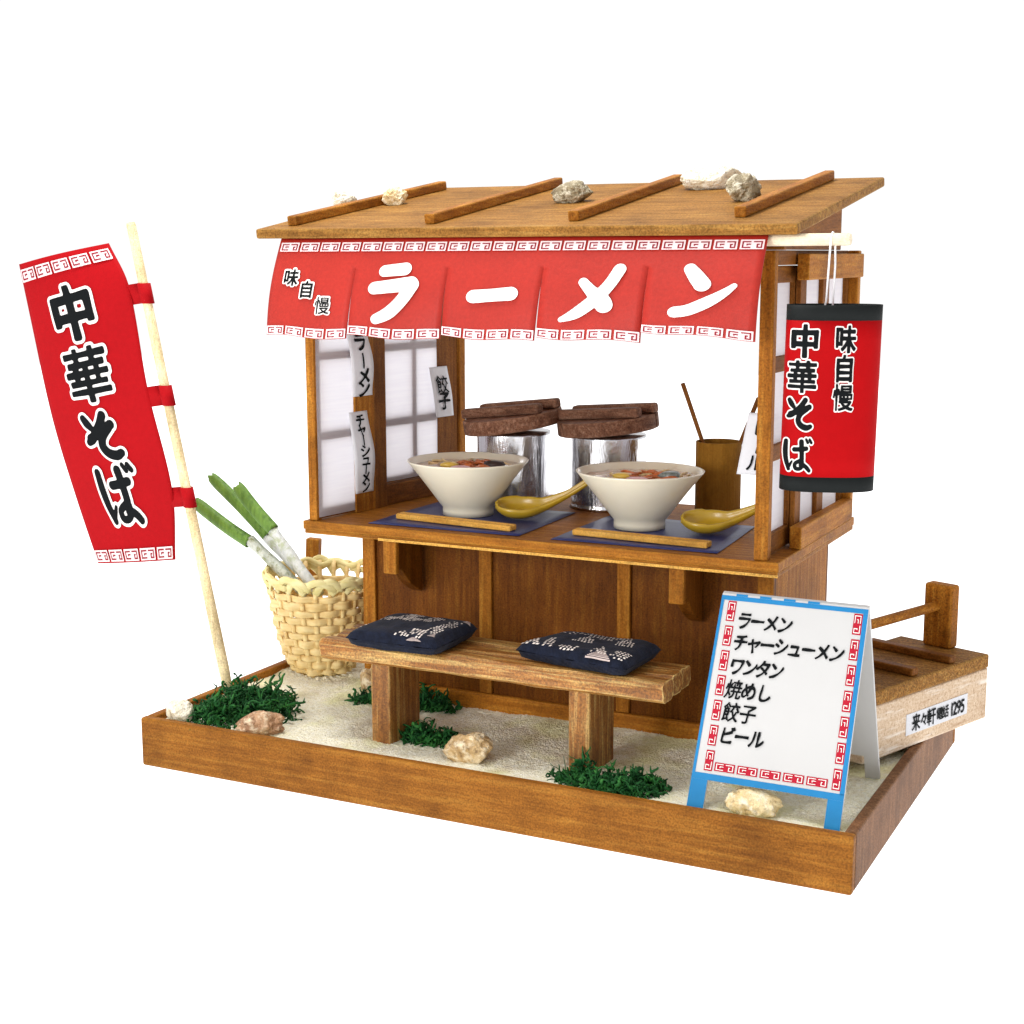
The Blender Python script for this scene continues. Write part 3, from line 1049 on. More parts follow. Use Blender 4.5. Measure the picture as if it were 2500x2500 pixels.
# right-hand strip, half hidden by the front post
mb = MB()
BS = lambda u, v: Vector((1.909 + (1.972 - 1.909) * u - .030 * v * (1 - .1 * u), .548 - .012 * v - 0.006 * u, 1.222 - .186 * v))
mb.grid(BS, 6, 16)
o = part(mb, 'menu_strip', WPAPER, None, smooth=True, solid=0.0018, off=1)
tag(o, 'white menu strip reading ビール half hidden behind the right front post', 'menu strip', 'menu strips pasted inside the stall')
mb = MB()
fnb = lambda u, v, off: BS(u, v) + Vector((0, -off - .001, 0))
for ch, v in (('ビ', .24), ('TB', .52), ('ル', .80)):
    put_glyph(mb, ch, fnb, 0.80, v, .86, .30, .0016, BLACKINK, .02, n=34)
part(mb, 'lettering', None, o)


# ================================================================== ON THE COUNTER


def placemat(label, x0, x1, xb0, xb1, y0, y1):
    mb = MB()
    mb.grid(lambda u, v: Vector(((x0 + (x1 - x0) * u) * (1 - v) + (xb0 + (xb1 - xb0) * u) * v, y0 + (y1 - y0) * v + 0.006 * u * (1 - v), CZ + .0012 + .0012 * math.sin(5 * u + 3 * v) ** 2)), 12, 10)
    o = mb.build('placemat', NAVY, smooth=True, solid=0.0015, off=1)
    tag(o, label, 'placemat', 'placemats on the counter')


placemat('navy paper placemat under the left-hand bowl with its yellow spoon', .605, 1.168, .60, 1.150, .486, .98)
placemat('navy paper placemat under the right-hand bowl beside the front post', 1.284, 1.838, 1.28, 1.800, .488, .99)
MZ = CZ + .0042


def ellipse_blob(mb, mat, c, r, rz=0, jit=0.15, seed=0, sub=2):
    bm = bmesh.new(); bmesh.ops.create_icosphere(bm, subdivisions=sub, radius=1)
    vs = []
    R = Matrix.Rotation(rz, 3, 'Z')
    for v in bm.verts:
        q = 1 + jit * noise.noise(v.co * 1.7 + Vector((seed, seed * 2.1, 0)))
        vs.append(Vector(c) + R @ Vector((v.co.x * r[0] * q, v.co.y * r[1] * q, v.co.z * r[2] * q)))
    mb.use(mat) if mat else None
    mb.add(vs, [tuple(v.index for v in f.verts) for f in bm.faces]); bm.free()


def ramen_bowl(label, cx, cy, R, H, rf, pale, seed):
    rnd = random.Random(seed)
    o = thing('ramen_bowl', label, 'bowl', (cx, cy, MZ), 'bowls of ramen on the counter')
    c = (cx, cy, MZ)
    prof = [(rf * .72, .010), (rf * .80, 0), (rf, 0.001), (rf * 1.01, .018), (rf * 1.0, .028), (rf * 1.12, .040), (rf + (R - rf) * .30, H * .40), (rf + (R - rf) * .62, H * .68), (R * .985, H * .965), (R, H * .99), (R * .985, H), (R * .955, H * .985), (R * .86, H * .86), (R * .62, H * .62), (R * .3, H * .46), (0.001, H * .44)]
    part(MB().lathe(prof, 64, c), 'bowl_body', CERAMIC, o, smooth=True)
    rs = R * .885; zs = MZ + H * .885
    mb = MB()
    vs = [Vector((cx, cy, zs))]
    NR, NA = 10, 56
    for j in range(1, NR + 1):
        for i in range(NA):
            a = 2 * math.pi * i / NA; r = rs * j / NR
            vs.append(Vector((cx + r * math.cos(a), cy + r * math.sin(a), zs + .003 * noise.noise(Vector((r * math.cos(a) * 30, r * math.sin(a) * 30, seed))))))
    fs = [(0, 1 + i, 1 + (i + 1) % NA) for i in range(NA)]
    for j in range(NR - 1):
        for i in range(NA):
            a = 1 + j * NA + i; b = 1 + j * NA + (i + 1) % NA
            fs.append((a, a + NA, b + NA, b))
    mb.add(vs, fs); part(mb, 'broth', BROTHP if pale else BROTH, o, smooth=True)

    def at(rx, ry):      # camera-right / camera-forward offsets on the soup
        return Vector((cx, cy, 0)) + Vector((RT.x, RT.y, 0)) * rx + Vector((FW.x, FW.y, 0)).normalized() * ry
    # noodles
    mb = MB()
    for k in range(26):
        a = rnd.uniform(0, 6.28); r0 = rnd.uniform(0, rs * .8)
        p = Vector((cx + r0 * math.cos(a), cy + r0 * math.sin(a), zs)); d = rnd.uniform(0, 6.28); pts = []
        for q in range(9):
            pp = p.copy(); pp.z = zs + .004 * math.sin(q * .8 + k)
            if (pp.xy - Vector((cx, cy))).length < rs * .93:
                pts.append(pp)
            d += rnd.uniform(-.5, .5); p = p + Vector((math.cos(d), math.sin(d), 0)) * .014
        if len(pts) > 2:
            mb.tube(pts, .0034, 5)
    part(mb, 'noodles', NOODLE, o, smooth=True)
    # meat strips in the middle
    mb = MB()
    for k in range(10):
        p = at(rnd.uniform(-.040, .080), rnd.uniform(-.095, .05)); d = rnd.uniform(-.5, .6)
        pts = [Vector((p.x + math.cos(d) * q * .013, p.y + math.sin(d) * q * .013, zs + .006 + .004 * math.sin(q * 1.1 + k))) for q in range(-3, 4)]
        mb.tube(pts, [.003, .007, .009, .010, .009, .007, .003], 6, flat=.6)
    part(mb, 'meat_strips', MEAT, o, smooth=True)
    p = at(-.062, -.055)
    mb = MB(); ellipse_blob(mb, None, (p.x, p.y, zs + .011), (.034, .024, .011), .5, .1, seed)
    part(mb, 'egg', EGGY, o, smooth=True)
    p = at(.092, -.060)
    mb = MB(); ellipse_blob(mb, None, (p.x, p.y, zs + .012), (.038, .026, .015), .3, .3, seed + 3)
    part(mb, 'seaweed' if not pale else 'fish_cake', NORI if not pale else GREYF, o, smooth=True)
    p = at(-.02, -.125)
    mb = MB(); ellipse_blob(mb, None, (p.x, p.y, zs + .008), (.040, .024, .010), .2, .15, seed + 5)
    part(mb, 'fish_cake', PINKF, o, smooth=True)


ramen_bowl('cream bowl of reddish ramen on the left placemat, dark seaweed on top', .828, .785, .211, .192, .088, False, 3)
ramen_bowl('cream bowl of paler ramen on the right placemat, grey piece on top', 1.463, .800, .212, .192, .085, True, 8)


def chopsticks(label, xa, ya, xb, yb):
    a = Vector((xa, ya, MZ + .016)); b = Vector((xb, yb, MZ + .016)); d = (b - a).normalized(); sd = Vector((-d.y, d.x, 0)); up = Vector((0, 0, 1))
    o = thing('chopsticks', label, 'chopsticks', ((xa + xb) / 2, (ya + yb) / 2, MZ), 'disposable chopsticks laid before the bowls')
    L = (b - a).length
    for k, (dy, dz) in enumerate(((-.0112, 0), (.0112, .001))):
        M = Matrix(((d.x, sd.x, 0, a.x), (d.y, sd.y, 0, a.y), (0, 0, 1, MZ), (0, 0, 0, 1)))
        part(bx((0, dy - .0102, .0005), (L, dy + .0102, .0195 + dz), M), 'stick', wood('stick', 'X', 0.3, 0.5, 0.3), o, bevel=0.005, segs=3)


chopsticks('light wooden chopsticks laid in front of the left ramen bowl', .655, .607, 1.118, .556)
chopsticks('light wooden chopsticks laid in front of the right ramen bowl', 1.322, .592, 1.790, .560)


def spoon(label, x, y, rz, seed):
    o = None
    mb = MB()
    # spine: bowl then rising handle, local x forward
    N = 26
    outer = []; M = rotM((x, y, MZ + .003), rz, 0, math.radians(13))
    ring = []
    for i in range(N + 1):
        t = i / N
        if t < .48:
            q = t / .48
            px = -.075 + .150 * q
            wd = .064 * math.sqrt(max(0.0, 1 - (2 * q - 1) ** 2 * (1.0 if q < .5 else .62))) + .002
            zb = .004 + .030 * abs(2 * q - 1) ** 2.2 * (1 if q < .5 else .45)
            zr = .052 + (.004 if q < .5 else .010 * (q - .5))
        else:
            q = (t - .48) / .52
            px = .075 + .195 * q
            wd = .0395 - .017 * min(1, q * 2.2) + .004 * max(0, q - .6)
            zb = .018 + .122 * q ** 1.15
            zr = zb + .040 - .018 * min(1, q * 2.0)
        if i == N:
            wd *= .6
        row = []
        for k in range(13):          # outer half circle left rim -> bottom -> right rim
            a = math.pi * k / 12
            row.append(M @ Vector((px, -wd * math.cos(a), zr - (zr - zb) * math.sin(a) ** .8)))
        th = .007
        wi = max(wd - th, .0006); zi = zb + th
        for k in range(13):
            a = math.pi * (12 - k) / 12
            row.append(M @ Vector((px + (th if i == 0 else 0), -wi * math.cos(a), zr - .0005 - (zr - zi) * max(0, math.sin(a)) ** .8 * (1 if zr > zi else 0))))
        ring.append(row)
    n = 26
    vs = [p for r in ring for p in r]
    fs = [(i * n + k, (i + 1) * n + k, (i + 1) * n + (k + 1) % n, i * n + (k + 1) % n) for i in range(N) for k in range(n)]
    fs.append(tuple(range(n))); fs.append(tuple(N * n + k for k in range(n))[::-1])
    mb.add(vs, fs)
    o = mb.build('soup_spoon', YELLOW, smooth=True)
    tag(o, label, 'spoon', 'yellow soup spoons on the placemats')


spoon('mustard yellow soup spoon beside the left bowl, its handle reaching between the bowls', 1.022, .778, math.radians(24), 1)
spoon('mustard yellow soup spoon beside the right bowl, its handle behind the post', 1.690, .790, math.radians(24), 2)


def pot(label, cx, cy, R, H, tilt, dirv, RL, seed):
    o = thing('soup_pot', label, 'pot', (cx, cy, CZ), 'foil covered stock pots at the back of the counter')
    N, NZ = 72, 26
    mb = MB(); vs = []
    for j in range(NZ + 1):
        z = H * j / NZ
        for i in range(N):
            a = 2 * math.pi * i / N
            p = Vector((math.cos(a) * 2.2, math.sin(a) * 2.2, z * 5 + seed))
            r = R + .0022 * noise.noise(Vector((p.x, p.y, p.z * .3))) + .0014 * abs(noise.noise(p * 2.3)) + (0.006 if j == 0 else 0)
            vs.append(Vector((cx + r * math.cos(a), cy + r * math.sin(a), CZ + .0006 + z)))
    fs = [(j * N + i, j * N + (i + 1) % N, (j + 1) * N + (i + 1) % N, (j + 1) * N + i) for j in range(NZ) for i in range(N)]
    fs += [tuple(range(N))[::-1], tuple(NZ * N + i for i in range(N))]
    mb.add(vs, fs); part(mb, 'pot_body', FOIL, o, smooth=True)
    # lid of three planks with two bars, tipped
    ax = Vector((FW.x, FW.y, 0)).normalized()
    M = Matrix.Translation((cx + .0, cy, CZ + H + .012)) @ Matrix.Rotation(-tilt, 4, ax) @ Matrix.Rotation(dirv, 4, 'Z')
    lid = bpy.data.objects.new('lid', None); COL.objects.link(lid); lid.parent = o
    lp = Vector((cx, cy, CZ + H)); lid.location = lp - WLOC[o.name]; WLOC[lid.name] = lp; lid.empty_display_size = .05
    th = .052
    cuts = [-RL, -RL * .34, RL * .38, RL]
    lmb = MB()
    for a, b in zip(cuts[:-1], cuts[1:]):
        a2, b2 = a + .0035, b - .0035
        poly = []
        K = 14
        for k in range(K + 1):
            y = a2 + (b2 - a2) * k / K; poly.append((math.sqrt(max(0, RL ** 2 - y * y)), y))
        for k in range(K + 1):
            y = b2 + (a2 - b2) * k / K; poly.append((-math.sqrt(max(0, RL ** 2 - y * y)), y))
        pp = []
        for q in poly:
            if not pp or (abs(q[0] - pp[-1][0]) + abs(q[1] - pp[-1][1])) > 1e-4:
                pp.append(q)
        if abs(pp[0][0] - pp[-1][0]) + abs(pp[0][1] - pp[-1][1]) < 1e-4:
            pp.pop()
        part(MB().prism(pp, 0, th, lambda u, v, d: M @ Vector((v, u, d))), 'plank', wood('lid', 'Y', 0.6, 0.6, 0.7), lid, bevel=0.006)
    for x in (-.056, .056):
        M2 = M @ Matrix.Rotation(-dirv, 4, 'Z') @ Matrix.Rotation(math.radians(-10), 4, 'Z')
        part(bx((-.178, x - .021, th + .0003), (.172, x + .021, th + .036), M2), 'handle_bar', wood('lid', 'X', 0.6, 0.6, 0.7), lid, bevel=0.010, segs=3)


pot('silver foil stock pot nearer the left wall, lid tipped up to the right', .84, 1.12, .134, .262, math.radians(8.5), math.radians(-64), .182, 3.0)
pot('silver foil stock pot behind the right bowl with a flatter brown lid', 1.192, 1.172, .134, .262, math.radians(6.0), math.radians(-64), .182, 9.0)

hx, hy, hr, hh = 1.603, 1.178, .079, .257
prof = [(.001, .004), (hr - .006, .004), (hr, 0), (hr, hh), (hr - .006, hh), (hr - .0065, .012), (.001, .010)]
o = MB().lathe(prof, 40, (hx, hy, CZ + .0005)).build('chopstick_holder', wood('kraft', 'Z', 0.15, 0.8, 0), smooth=False, bevel=0.001)
tag(o, 'plain mustard brown cylindrical chopstick holder at the back right of the counter', 'holder')
for lab, a, b in (('thin brown chopstick leaning left out of the holder', (1.628, 1.19, .81), (1.462, 1.19, 1.246)), ('thin brown chopstick leaning right out of the holder, towards the post', (1.585, 1.19, .81), (1.738, 1.19, 1.205))):
    o = MB().tube([a, b], [.0075, .0085], 8).build('chopstick', wood('dark', 'Z', 0.3, 0.5, 0), bevel=0.002)
    tag(o, lab, 'chopstick', 'chopsticks standing in the holder')


# ================================================================== STONES
def stone(label, c, r, mat, seed, rz=0, group=None, rough=0.35, tilt=0.0, upn=None):
    bm = bmesh.new(); bmesh.ops.create_icosphere(bm, subdivisions=5, radius=1)
    mb = MB(); vs = []
    R = Matrix.Rotation(rz, 3, 'Z')
    if upn is not None:
        R = Vector((0, 0, 1)).rotation_difference(upn).to_matrix() @ R
    sd = Vector((seed * 3.7, seed * 1.3, seed * 2.9))
    for v in bm.verts:
        p = v.co
        q = 1 + rough * noise.noise(p * 1.15 + sd) + rough * .45 * noise.noise(p * 2.7 + sd) + rough * .28 * noise.noise(p * 5 + sd) + rough * .16 * noise.noise(p * 12 + sd)
        # a few flat facets
        for k in range(4):
            d = Vector((math.sin(seed + k * 2.1), math.cos(seed * 1.7 + k * 1.3), math.sin(k * 1.9 + seed * .7))).normalized()
            h = .78 + .1 * math.sin(seed + k)
            pd = (p * q).dot(d)
            if pd > h:
                q *= 1 - .8 * (pd - h) / max(pd, 1e-6)
        vs.append(Vector(c) + R @ Vector((p.x * r[0] * q, p.y * r[1] * q, p.z * r[2] * q)))
    mb.add(vs, [tuple(v.index for v in f.verts) for f in bm.faces]); bm.free()
    o = mb.build('stone', mat, smooth=True)
    tag(o, label, 'stone', group)


RN = Vector((0, -math.sin(slope), math.cos(slope)))
GR = 'stones weighing down the roof'
z = lambda x, y, h: tuple(roof_pt(x, y) + RN * h)
stone('small whitish stone half hidden behind the leftmost roof batten', z(.335, .80, .032), (.042, .055, .036), ST_WHITE, 2.1, .4, GR, .18, upn=RN)
stone('small yellowish stone leaning on the leftmost roof batten', z(.508, .86, .022), (.042, .040, .034), ST_CREAM, 5.3, .9, GR, upn=RN)
stone('rounded grey-gold stone in the middle of the roof beside the second batten', z(1.198, .84, .026), (.064, .05, .040), ST_GREY, 7.7, .2, GR, .3, upn=RN)
stone('largest roof stone, long pale cream, behind the third batten', z(1.575, 1.13, .030), (.100, .065, .044), ST_WHITE, 3.4, .35, GR, .16, upn=RN)
stone('rough grey-brown stone standing against the rightmost roof batten', z(1.795, .80, .038), (.051, .043, .046), ST_GREY, 9.2, 1.0, GR, .4, upn=RN)
GG = 'stones lying on the sand'
stone('round white stone on the front left corner of the tray', (.098, .085, .176), (.046, .044, .044), ST_WHITE, 4.4, .3, GG, .22)
stone('brown stone at the front edge of the big moss clump', (.405, .115, .165), (.074, .046, .046), ST_BROWN, 6.6, .5, GG, .35)
stone('tan stone standing by the basket behind the left bench leg', (.520, .640, .188), (.052, .045, .062), ST_TAN, 1.9, .8, GG, .3)
stone('tan stone on the sand in front of the bench, between its legs', (1.150, .180, .172), (.072, .05, .050), ST_TAN, 8.3, .1, GG, .33)
stone('flat cream stone under the front of the menu board', (2.085, .125, .166), (.076, .05, .046), ST_CREAM, 2.8, .15, GG, .3)


# ================================================================== MOSS
def moss(label, cx, cy, rx, ry, h, n, seed, top=None):
    rnd = random.Random(seed); mb = MB()
    subs = [(0, 0, 1.0)]
    for k in range(5):
        a = k * 1.256 + rnd.uniform(-.4, .4); q = rnd.uniform(.45, .72)
        subs.append((q * math.cos(a), q * math.sin(a), rnd.uniform(.5, 1.1)))
    for k in range(int(n * 1.15)):
        sx0, sy0, sh = subs[rnd.randrange(len(subs))]
        a = rnd.uniform(0, 6.28); q = rnd.random() ** .7
        x, y = cx + rx * (sx0 + .48 * q * math.cos(a)), cy + ry * (sy0 + .48 * q * math.sin(a))
        hz = h * sh * (1 - q * q) * rnd.uniform(.2, 1.0)
        p = Vector((x, y, SZ + rnd.uniform(0, hz)))
        d = Vector((rnd.gauss(0, 1), rnd.gauss(0, 1), rnd.gauss(.15, .8))).normalized()
        ax = Vector((rnd.gauss(0, 1), rnd.gauss(0, 1), rnd.gauss(0, 1))).normalized()
        curl = rnd.uniform(.4, 1.2); step = rnd.uniform(.005, .0095)
        pts = []
        for i in range(rnd.randint(6, 10)):
            if p.z < SZ - .002:
                p.z = SZ
            if p.z > SZ + h * 1.5:
                break
            pts.append(p.copy())
            d = (Matrix.Rotation(curl, 3, ax) @ d).normalized()
            if rnd.random() < .25:
                ax = Vector((rnd.gauss(0, 1), rnd.gauss(0, 1), rnd.gauss(0, 1))).normalized()
            p = p + d * step
        if len(pts) < 3:
            continue
        r0 = rnd.choice((.0035, .0045, .006, .0075)) * rnd.uniform(.8, 1.2)
        rad = [r0 * (1 - .5 * (i / len(pts)) ** 2) for i in range(len(pts))]
        mb.tube(pts, rad, 5, flat=rnd.uniform(.25, .5))
        if rnd.random() < .5 and len(pts) > 4:      # side frond
            i = rnd.randint(1, len(pts) - 2); e = Vector((rnd.gauss(0, 1), rnd.gauss(0, 1), rnd.gauss(.3, .6))).normalized()
            mb.tube([pts[i], pts[i] + e * .010, pts[i] + e * .019 + Vector((0, 0, .004))], [r0 * .8, r0 * .8, r0 * .3], 5, flat=.4)
    o = mb.build('moss_clump', MOSS, smooth=True)
    tag(o, label, 'moss', 'dark green moss clumps on the sand')


moss('largest dark green moss clump, round the foot of the banner pole', .205, .285, .205, .20, .115, 900, 11)
moss('dark green moss tuft behind the left bench leg against the stall', .745, .610, .12, .055, .085, 260, 12)
moss('tiny dark green moss tuft beside the stone by the basket', .535, .575, .055, .045, .045, 90, 13)
moss('small dark green moss tuft in front of the bench by the tan stone', .935, .290, .115, .055, .075, 260, 14)
moss('wide dark green moss clump at the foot of the right bench leg', 1.655, .135, .18, .085, .085, 620, 15)

# ================================================================== BENCH AND CUSHIONS
b = thing('bench', 'low brown wooden bench of rough planks in front of the stall', 'bench', (1.2, .30, SZ))
SZT, SZB = .462, .398


def plank(y0, y1, x0, x1, seed):
    mb = MB(); NXx = 60
    sec = [(0, 0), (1, 0), (1, 1), (0, 1)]
    vs = []; 
    K = 5
    ringpts = [(k / K, 0) for k in range(K)] + [(1, k / K) for k in range(K)] + [(1 - k / K, 1) for k in range(K)] + [(0, 1 - k / K) for k in range(K)]
    n = len(ringpts)
    for i in range(NXx + 1):
        x = x0 + (x1 - x0) * i / NXx
        for a, c in ringpts:
            y = y0 + (y1 - y0) * a; zz = SZB + (SZT - SZB) * c
            p = Vector((x * 3, y * 16 + seed, zz * 16))
            w = .0055 * noise.noise(p) + .003 * noise.noise(p * 3)
            e = 0 if 0 < i < NXx else .004 * noise.noise(Vector((y * 30, zz * 30, seed)))
            cr = .008 * (1 if (a in (0, 1) and c in (0, 1)) else 0)
            vs.append(Vector((x + e, y + w * (1 if a == 1 else -1 if a == 0 else 0) + (cr if a == 0 else -cr if a == 1 else 0), zz + w * (1 if c == 1 else -1 if c == 0 else 0) + (cr * .6 if c == 0 else -cr * .6 if c == 1 else 0))))
    fs = [(i * n + k, i * n + (k + 1) % n, (i + 1) * n + (k + 1) % n, (i + 1) * n + k) for i in range(NXx) for k in range(n)]
    fs += [tuple(range(n))[::-1], tuple(NXx * n + k for k in range(n))]
    mb.add(vs, fs)
    part(mb, 'seat_plank', wood('bench', 'X', 0.7, 0.5, 0.9), b, smooth=False)


plank(.175, .262, .605, 1.790, 1)
plank(.2635, .348, .610, 1.786, 5)
plank(.3495, .432, .607, 1.782, 9)
for x0 in (.784, 1.480):
    part(bx((x0, .197, SZ - .02), (x0 + .070, .392, SZB + .002)), 'leg', wood('bench', 'Z', 0.6, 0.55, 0.8), b, bevel=0.007, segs=2)


def cushion(label, P, zt, th, seed, marks, patches):
    """P: four corners on the top edge (front-left, back-left, back-right, front-right)"""
    A, B, C, D = [Vector(p) for p in P]

    def S(u, v, side):
        p = (A * (1 - u) + D * u) * (1 - v) + (B * (1 - u) + C * u) * v
        e = (1 - (2 * u - 1) ** 6) * (1 - (2 * v - 1) ** 6)
        puff = max(0, e) ** .30
        h = th * .5 * puff * (1 + .10 * noise.noise(Vector((u * 3, v * 3, seed))))
        h += .003 * noise.noise(Vector((u * 9, v * 9, seed)))
        p = p.copy()
        p.z = zt + (h if side > 0 else -h)
        # slump
        p.z += .010 * (v - .5)
        return p
    mb = MB(); N = 26
    vs = []; fs = []
    for side in (1, -1):
        base = len(vs)
        for j in range(N + 1):
            for i in range(N + 1):
                vs.append(S(i / N, j / N, side))
        for j in range(N):
            for i in range(N):
                q = (base + j * (N + 1) + i, base + j * (N + 1) + i + 1, base + (j + 1) * (N + 1) + i + 1, base + (j + 1) * (N + 1) + i)
                fs.append(q if side > 0 else q[::-1])
    mb.add(vs, fs)
    o = mb.build('cushion', INDIGO, smooth=True)
    bm = bmesh.new(); bm.from_mesh(o.data); bmesh.ops.remove_doubles(bm, verts=bm.verts, dist=1e-5); bm.to_mesh(o.data); bm.free()
    o.data.polygons.foreach_set('use_smooth', [True] * len(o.data.polygons))
    tag(o, label, 'cushion', 'indigo cushions on the bench')
    mb = MB()
    fn = surf(lambda u, v: S(min(max(u, 0), 1), min(max(v, 0), 1), 1))
    for cl_ in marks:
        mb = MB()
        for (u, v, w, h) in cl_:
            put_rect(mb, fn, u, v + h, u + w, v, .0012, THREAD)
        part(mb, 'woven_marks', None, o)
    for (u0, v0, u1, v1, lean) in patches:
        mb = MB(); K = 9
        for k in range(K):
            f = k / (K - 1)
            vv = v0 + (v1 - v0) * f
            ua, ub = u0 + (u1 - u0) * f * lean, u1 - (u1 - u0) * f * (1 - lean) * .8
            put_rect(mb, fn, ua, vv + (v1 - v0) / K * .72, ub, vv, .0011, PINKPATCH, 3, 1)
        part(mb, 'woven_patch', None, o)


def kasuri(seed, spec):
    rnd = random.Random(seed); res = []
    for (u0, v0, rows, cols, du, dv, tri, w, h, sl) in spec:
        out = []; res.append(out)
        for r in range(rows):
            nC = cols - (r if tri == 1 else 0) if tri != 2 else 1 + r
            for c in range(max(0, nC)):
                if rnd.random() < .12:
                    continue
                u = u0 + c * du + r * sl + rnd.uniform(-.004, .004); v = v0 + r * dv + rnd.uniform(-.004, .004)
                if .02 < u < .96 and .02 < v < .96:
                    out.append((u, v, w * rnd.uniform(1.1, 1.7), h * rnd.uniform(1.0, 1.5)))
    return res


cushion('indigo cushion with white woven dashes at the left of the bench', ((.735, .130, 0), (.765, .395, 0), (1.075, .385, 0), (1.060, .130, 0)), .497, .066, 1.3,
        kasuri(4, [(.03, .18, 3, 2, .022, .08, 0, .013, .03, .004), (.52, .05, 5, 9, .034, .055, 1, .014, .030, .024), (.74, .22, 6, 5, .032, .05, 0, .012, .026, .006), (.20, .60, 5, 8, .022, .055, 0, .006, .045, .018), (.34, .56, 3, 7, .022, .05, 0, .006, .04, .016), (.80, .52, 5, 5, .03, .06, 0, .010, .02, .0), (.50, .62, 4, 6, .024, .06, 0, .007, .036, .020), (.10, .50, 3, 5, .026, .06, 0, .008, .034, .016)]),
        [(.68, .012, .84, .05, .3), (.85, .13, .93, .22, .5), (.90, .84, .985, .97, .1)])
cushion('indigo cushion with white woven dashes at the right end of the bench', ((1.285, .235, 0), (1.375, .405, 0), (1.700, .398, 0), (1.675, .170, 0)), .497, .064, 4.7,
        kasuri(9, [(.03, .05, 6, 5, .034, .055, 1, .015, .032, .010), (.22, .05, 6, 3, .034, .06, 0, .013, .028, -.012), (.36, .04, 3, 5, .034, .05, 0, .013, .026, .0), (.62, .10, 8, 6, .03, .045, 1, .009, .030, .010), (.82, .05, 5, 5, .03, .05, 0, .012, .02, .004), (.40, .66, 4, 12, .036, .06, 0, .014, .016, -.016), (.08, .72, 2, 6, .05, .06, 0, .014, .016, .0), (.34, .42, 4, 7, .030, .055, 1, .010, .026, .014), (.72, .52, 4, 6, .028, .05, 0, .009, .024, -.010)]),
        [(.64, .010, .86, .17, .35)])

# ================================================================== BASKET AND LEEKS
BC = Vector((.172, .84, SZ)); BH = .385
bk = thing('bamboo_basket', 'pale woven bamboo basket on the left edge of the tray', 'basket', tuple(BC))


def bprof(t):
    ks = [(0, .085), (.05, .112), (.1, .126), (.2, .143), (.38, .163), (.62, .180), (.85, .194), (1.0, .204), (1.2, .213)]
    for (a, ra), (b_, rb) in zip(ks[:-1], ks[1:]):
        if t <= b_:
            return ra + (rb - ra) * (t - a) / (b_ - a)
    return ks[-1][1]


NST = 23
wv = MB(); rows = 11
for j in range(rows):
    tz = (j + .5) / rows * .83 + .02
    N = NST * 6
    pts = []
    for i in range(N):
        a = 2 * math.pi * i / N
        k = a * NST / (2 * math.pi)
        r = bprof(tz) + .0080 * math.cos(math.pi * k + math.pi * j) + .0025 * noise.noise(Vector((math.cos(a) * 3, math.sin(a) * 3, j * 1.7)))
        zz = SZ + .006 + BH * tz + .0055 * noise.noise(Vector((math.cos(a) * 2, math.sin(a) * 2, j * 2.3)))
        pts.append(Vector((BC.x + r * math.cos(a), BC.y + r * math.sin(a), zz)))
    # odd number of stakes: the pattern closes with a half step, hidden at the back
    wv.tube(pts, .0146 + .0025 * math.sin(j * 2.3), 8, flat=.24, upv=lambda i: Vector((pts[i].x - BC.x, pts[i].y - BC.y, 0)).normalized(), loop=True)
part(wv, 'weave', CANE, bk, smooth=True)
sk = MB()
for s_ in range(NST):
    a = 2 * math.pi * (s_) / NST
    pts = []
    for q in range(13):
        tz = q / 12 * 1.0
        r = bprof(tz)
        pts.append(Vector((BC.x + r * math.cos(a), BC.y + r * math.sin(a), SZ + .004 + BH * tz)))
    sk.tube(pts, .0098, 6, flat=.35, upv=lambda i, a=a: Vector((math.cos(a), math.sin(a), 0)))
part(sk, 'stakes', CANE, bk, smooth=True)
rm = MB()
rr_ = random.Random(31)
for s_ in range(NST):
    a0 = 2 * math.pi * s_ / NST
    span = 2 * math.pi / NST * rr_.uniform(1.7, 2.6)
    hgt = rr_.uniform(.06, .115); pts = []
    for q in range(11):
        u = q / 10
        aa = a0 + u * span
        r = bprof(1.02) + .013 * math.sin(math.pi * u * 1.0) - .004 + .006 * u
        zz = SZ + BH * (.885 + .05 * u + hgt * math.sin(math.pi * min(1, u * 1.15)))
        pts.append(Vector((BC.x + r * math.cos(aa), BC.y + r * math.sin(aa), zz)))
    rm.tube(pts, [.0150 * (1 - .2 * (q / 10)) for q in range(11)], 8, flat=.30, upv=lambda i, pts=pts: (pts[i] - Vector((BC.x, BC.y, pts[i].z))).normalized())
N = 130
pts = []
for i in range(N):
    a = 2 * math.pi * i / N
    r = bprof(1.0) + .003 * math.sin(a * 11)
    pts.append(Vector((BC.x + r * math.cos(a), BC.y + r * math.sin(a), SZ + BH * .985 + .010 * math.sin(a * 11.5 * 0 + a * 11) + .006 * noise.noise(Vector((math.cos(a) * 2, math.sin(a) * 2, 7))))))
rm.tube(pts, .0125, 6, flat=.45, loop=True, upv=lambda i: (pts[i] - Vector((BC.x, BC.y, pts[i].z))).normalized())
part(rm, 'rim', CANEP, bk, smooth=True)
bt = MB().lathe([(.001, .004), (.06, .004), (.086, .010), (.086, .016), (.06, .012), (.001, .012)], 40, (BC.x, BC.y, SZ))
part(bt, 'bottom', CANE, bk, smooth=True)


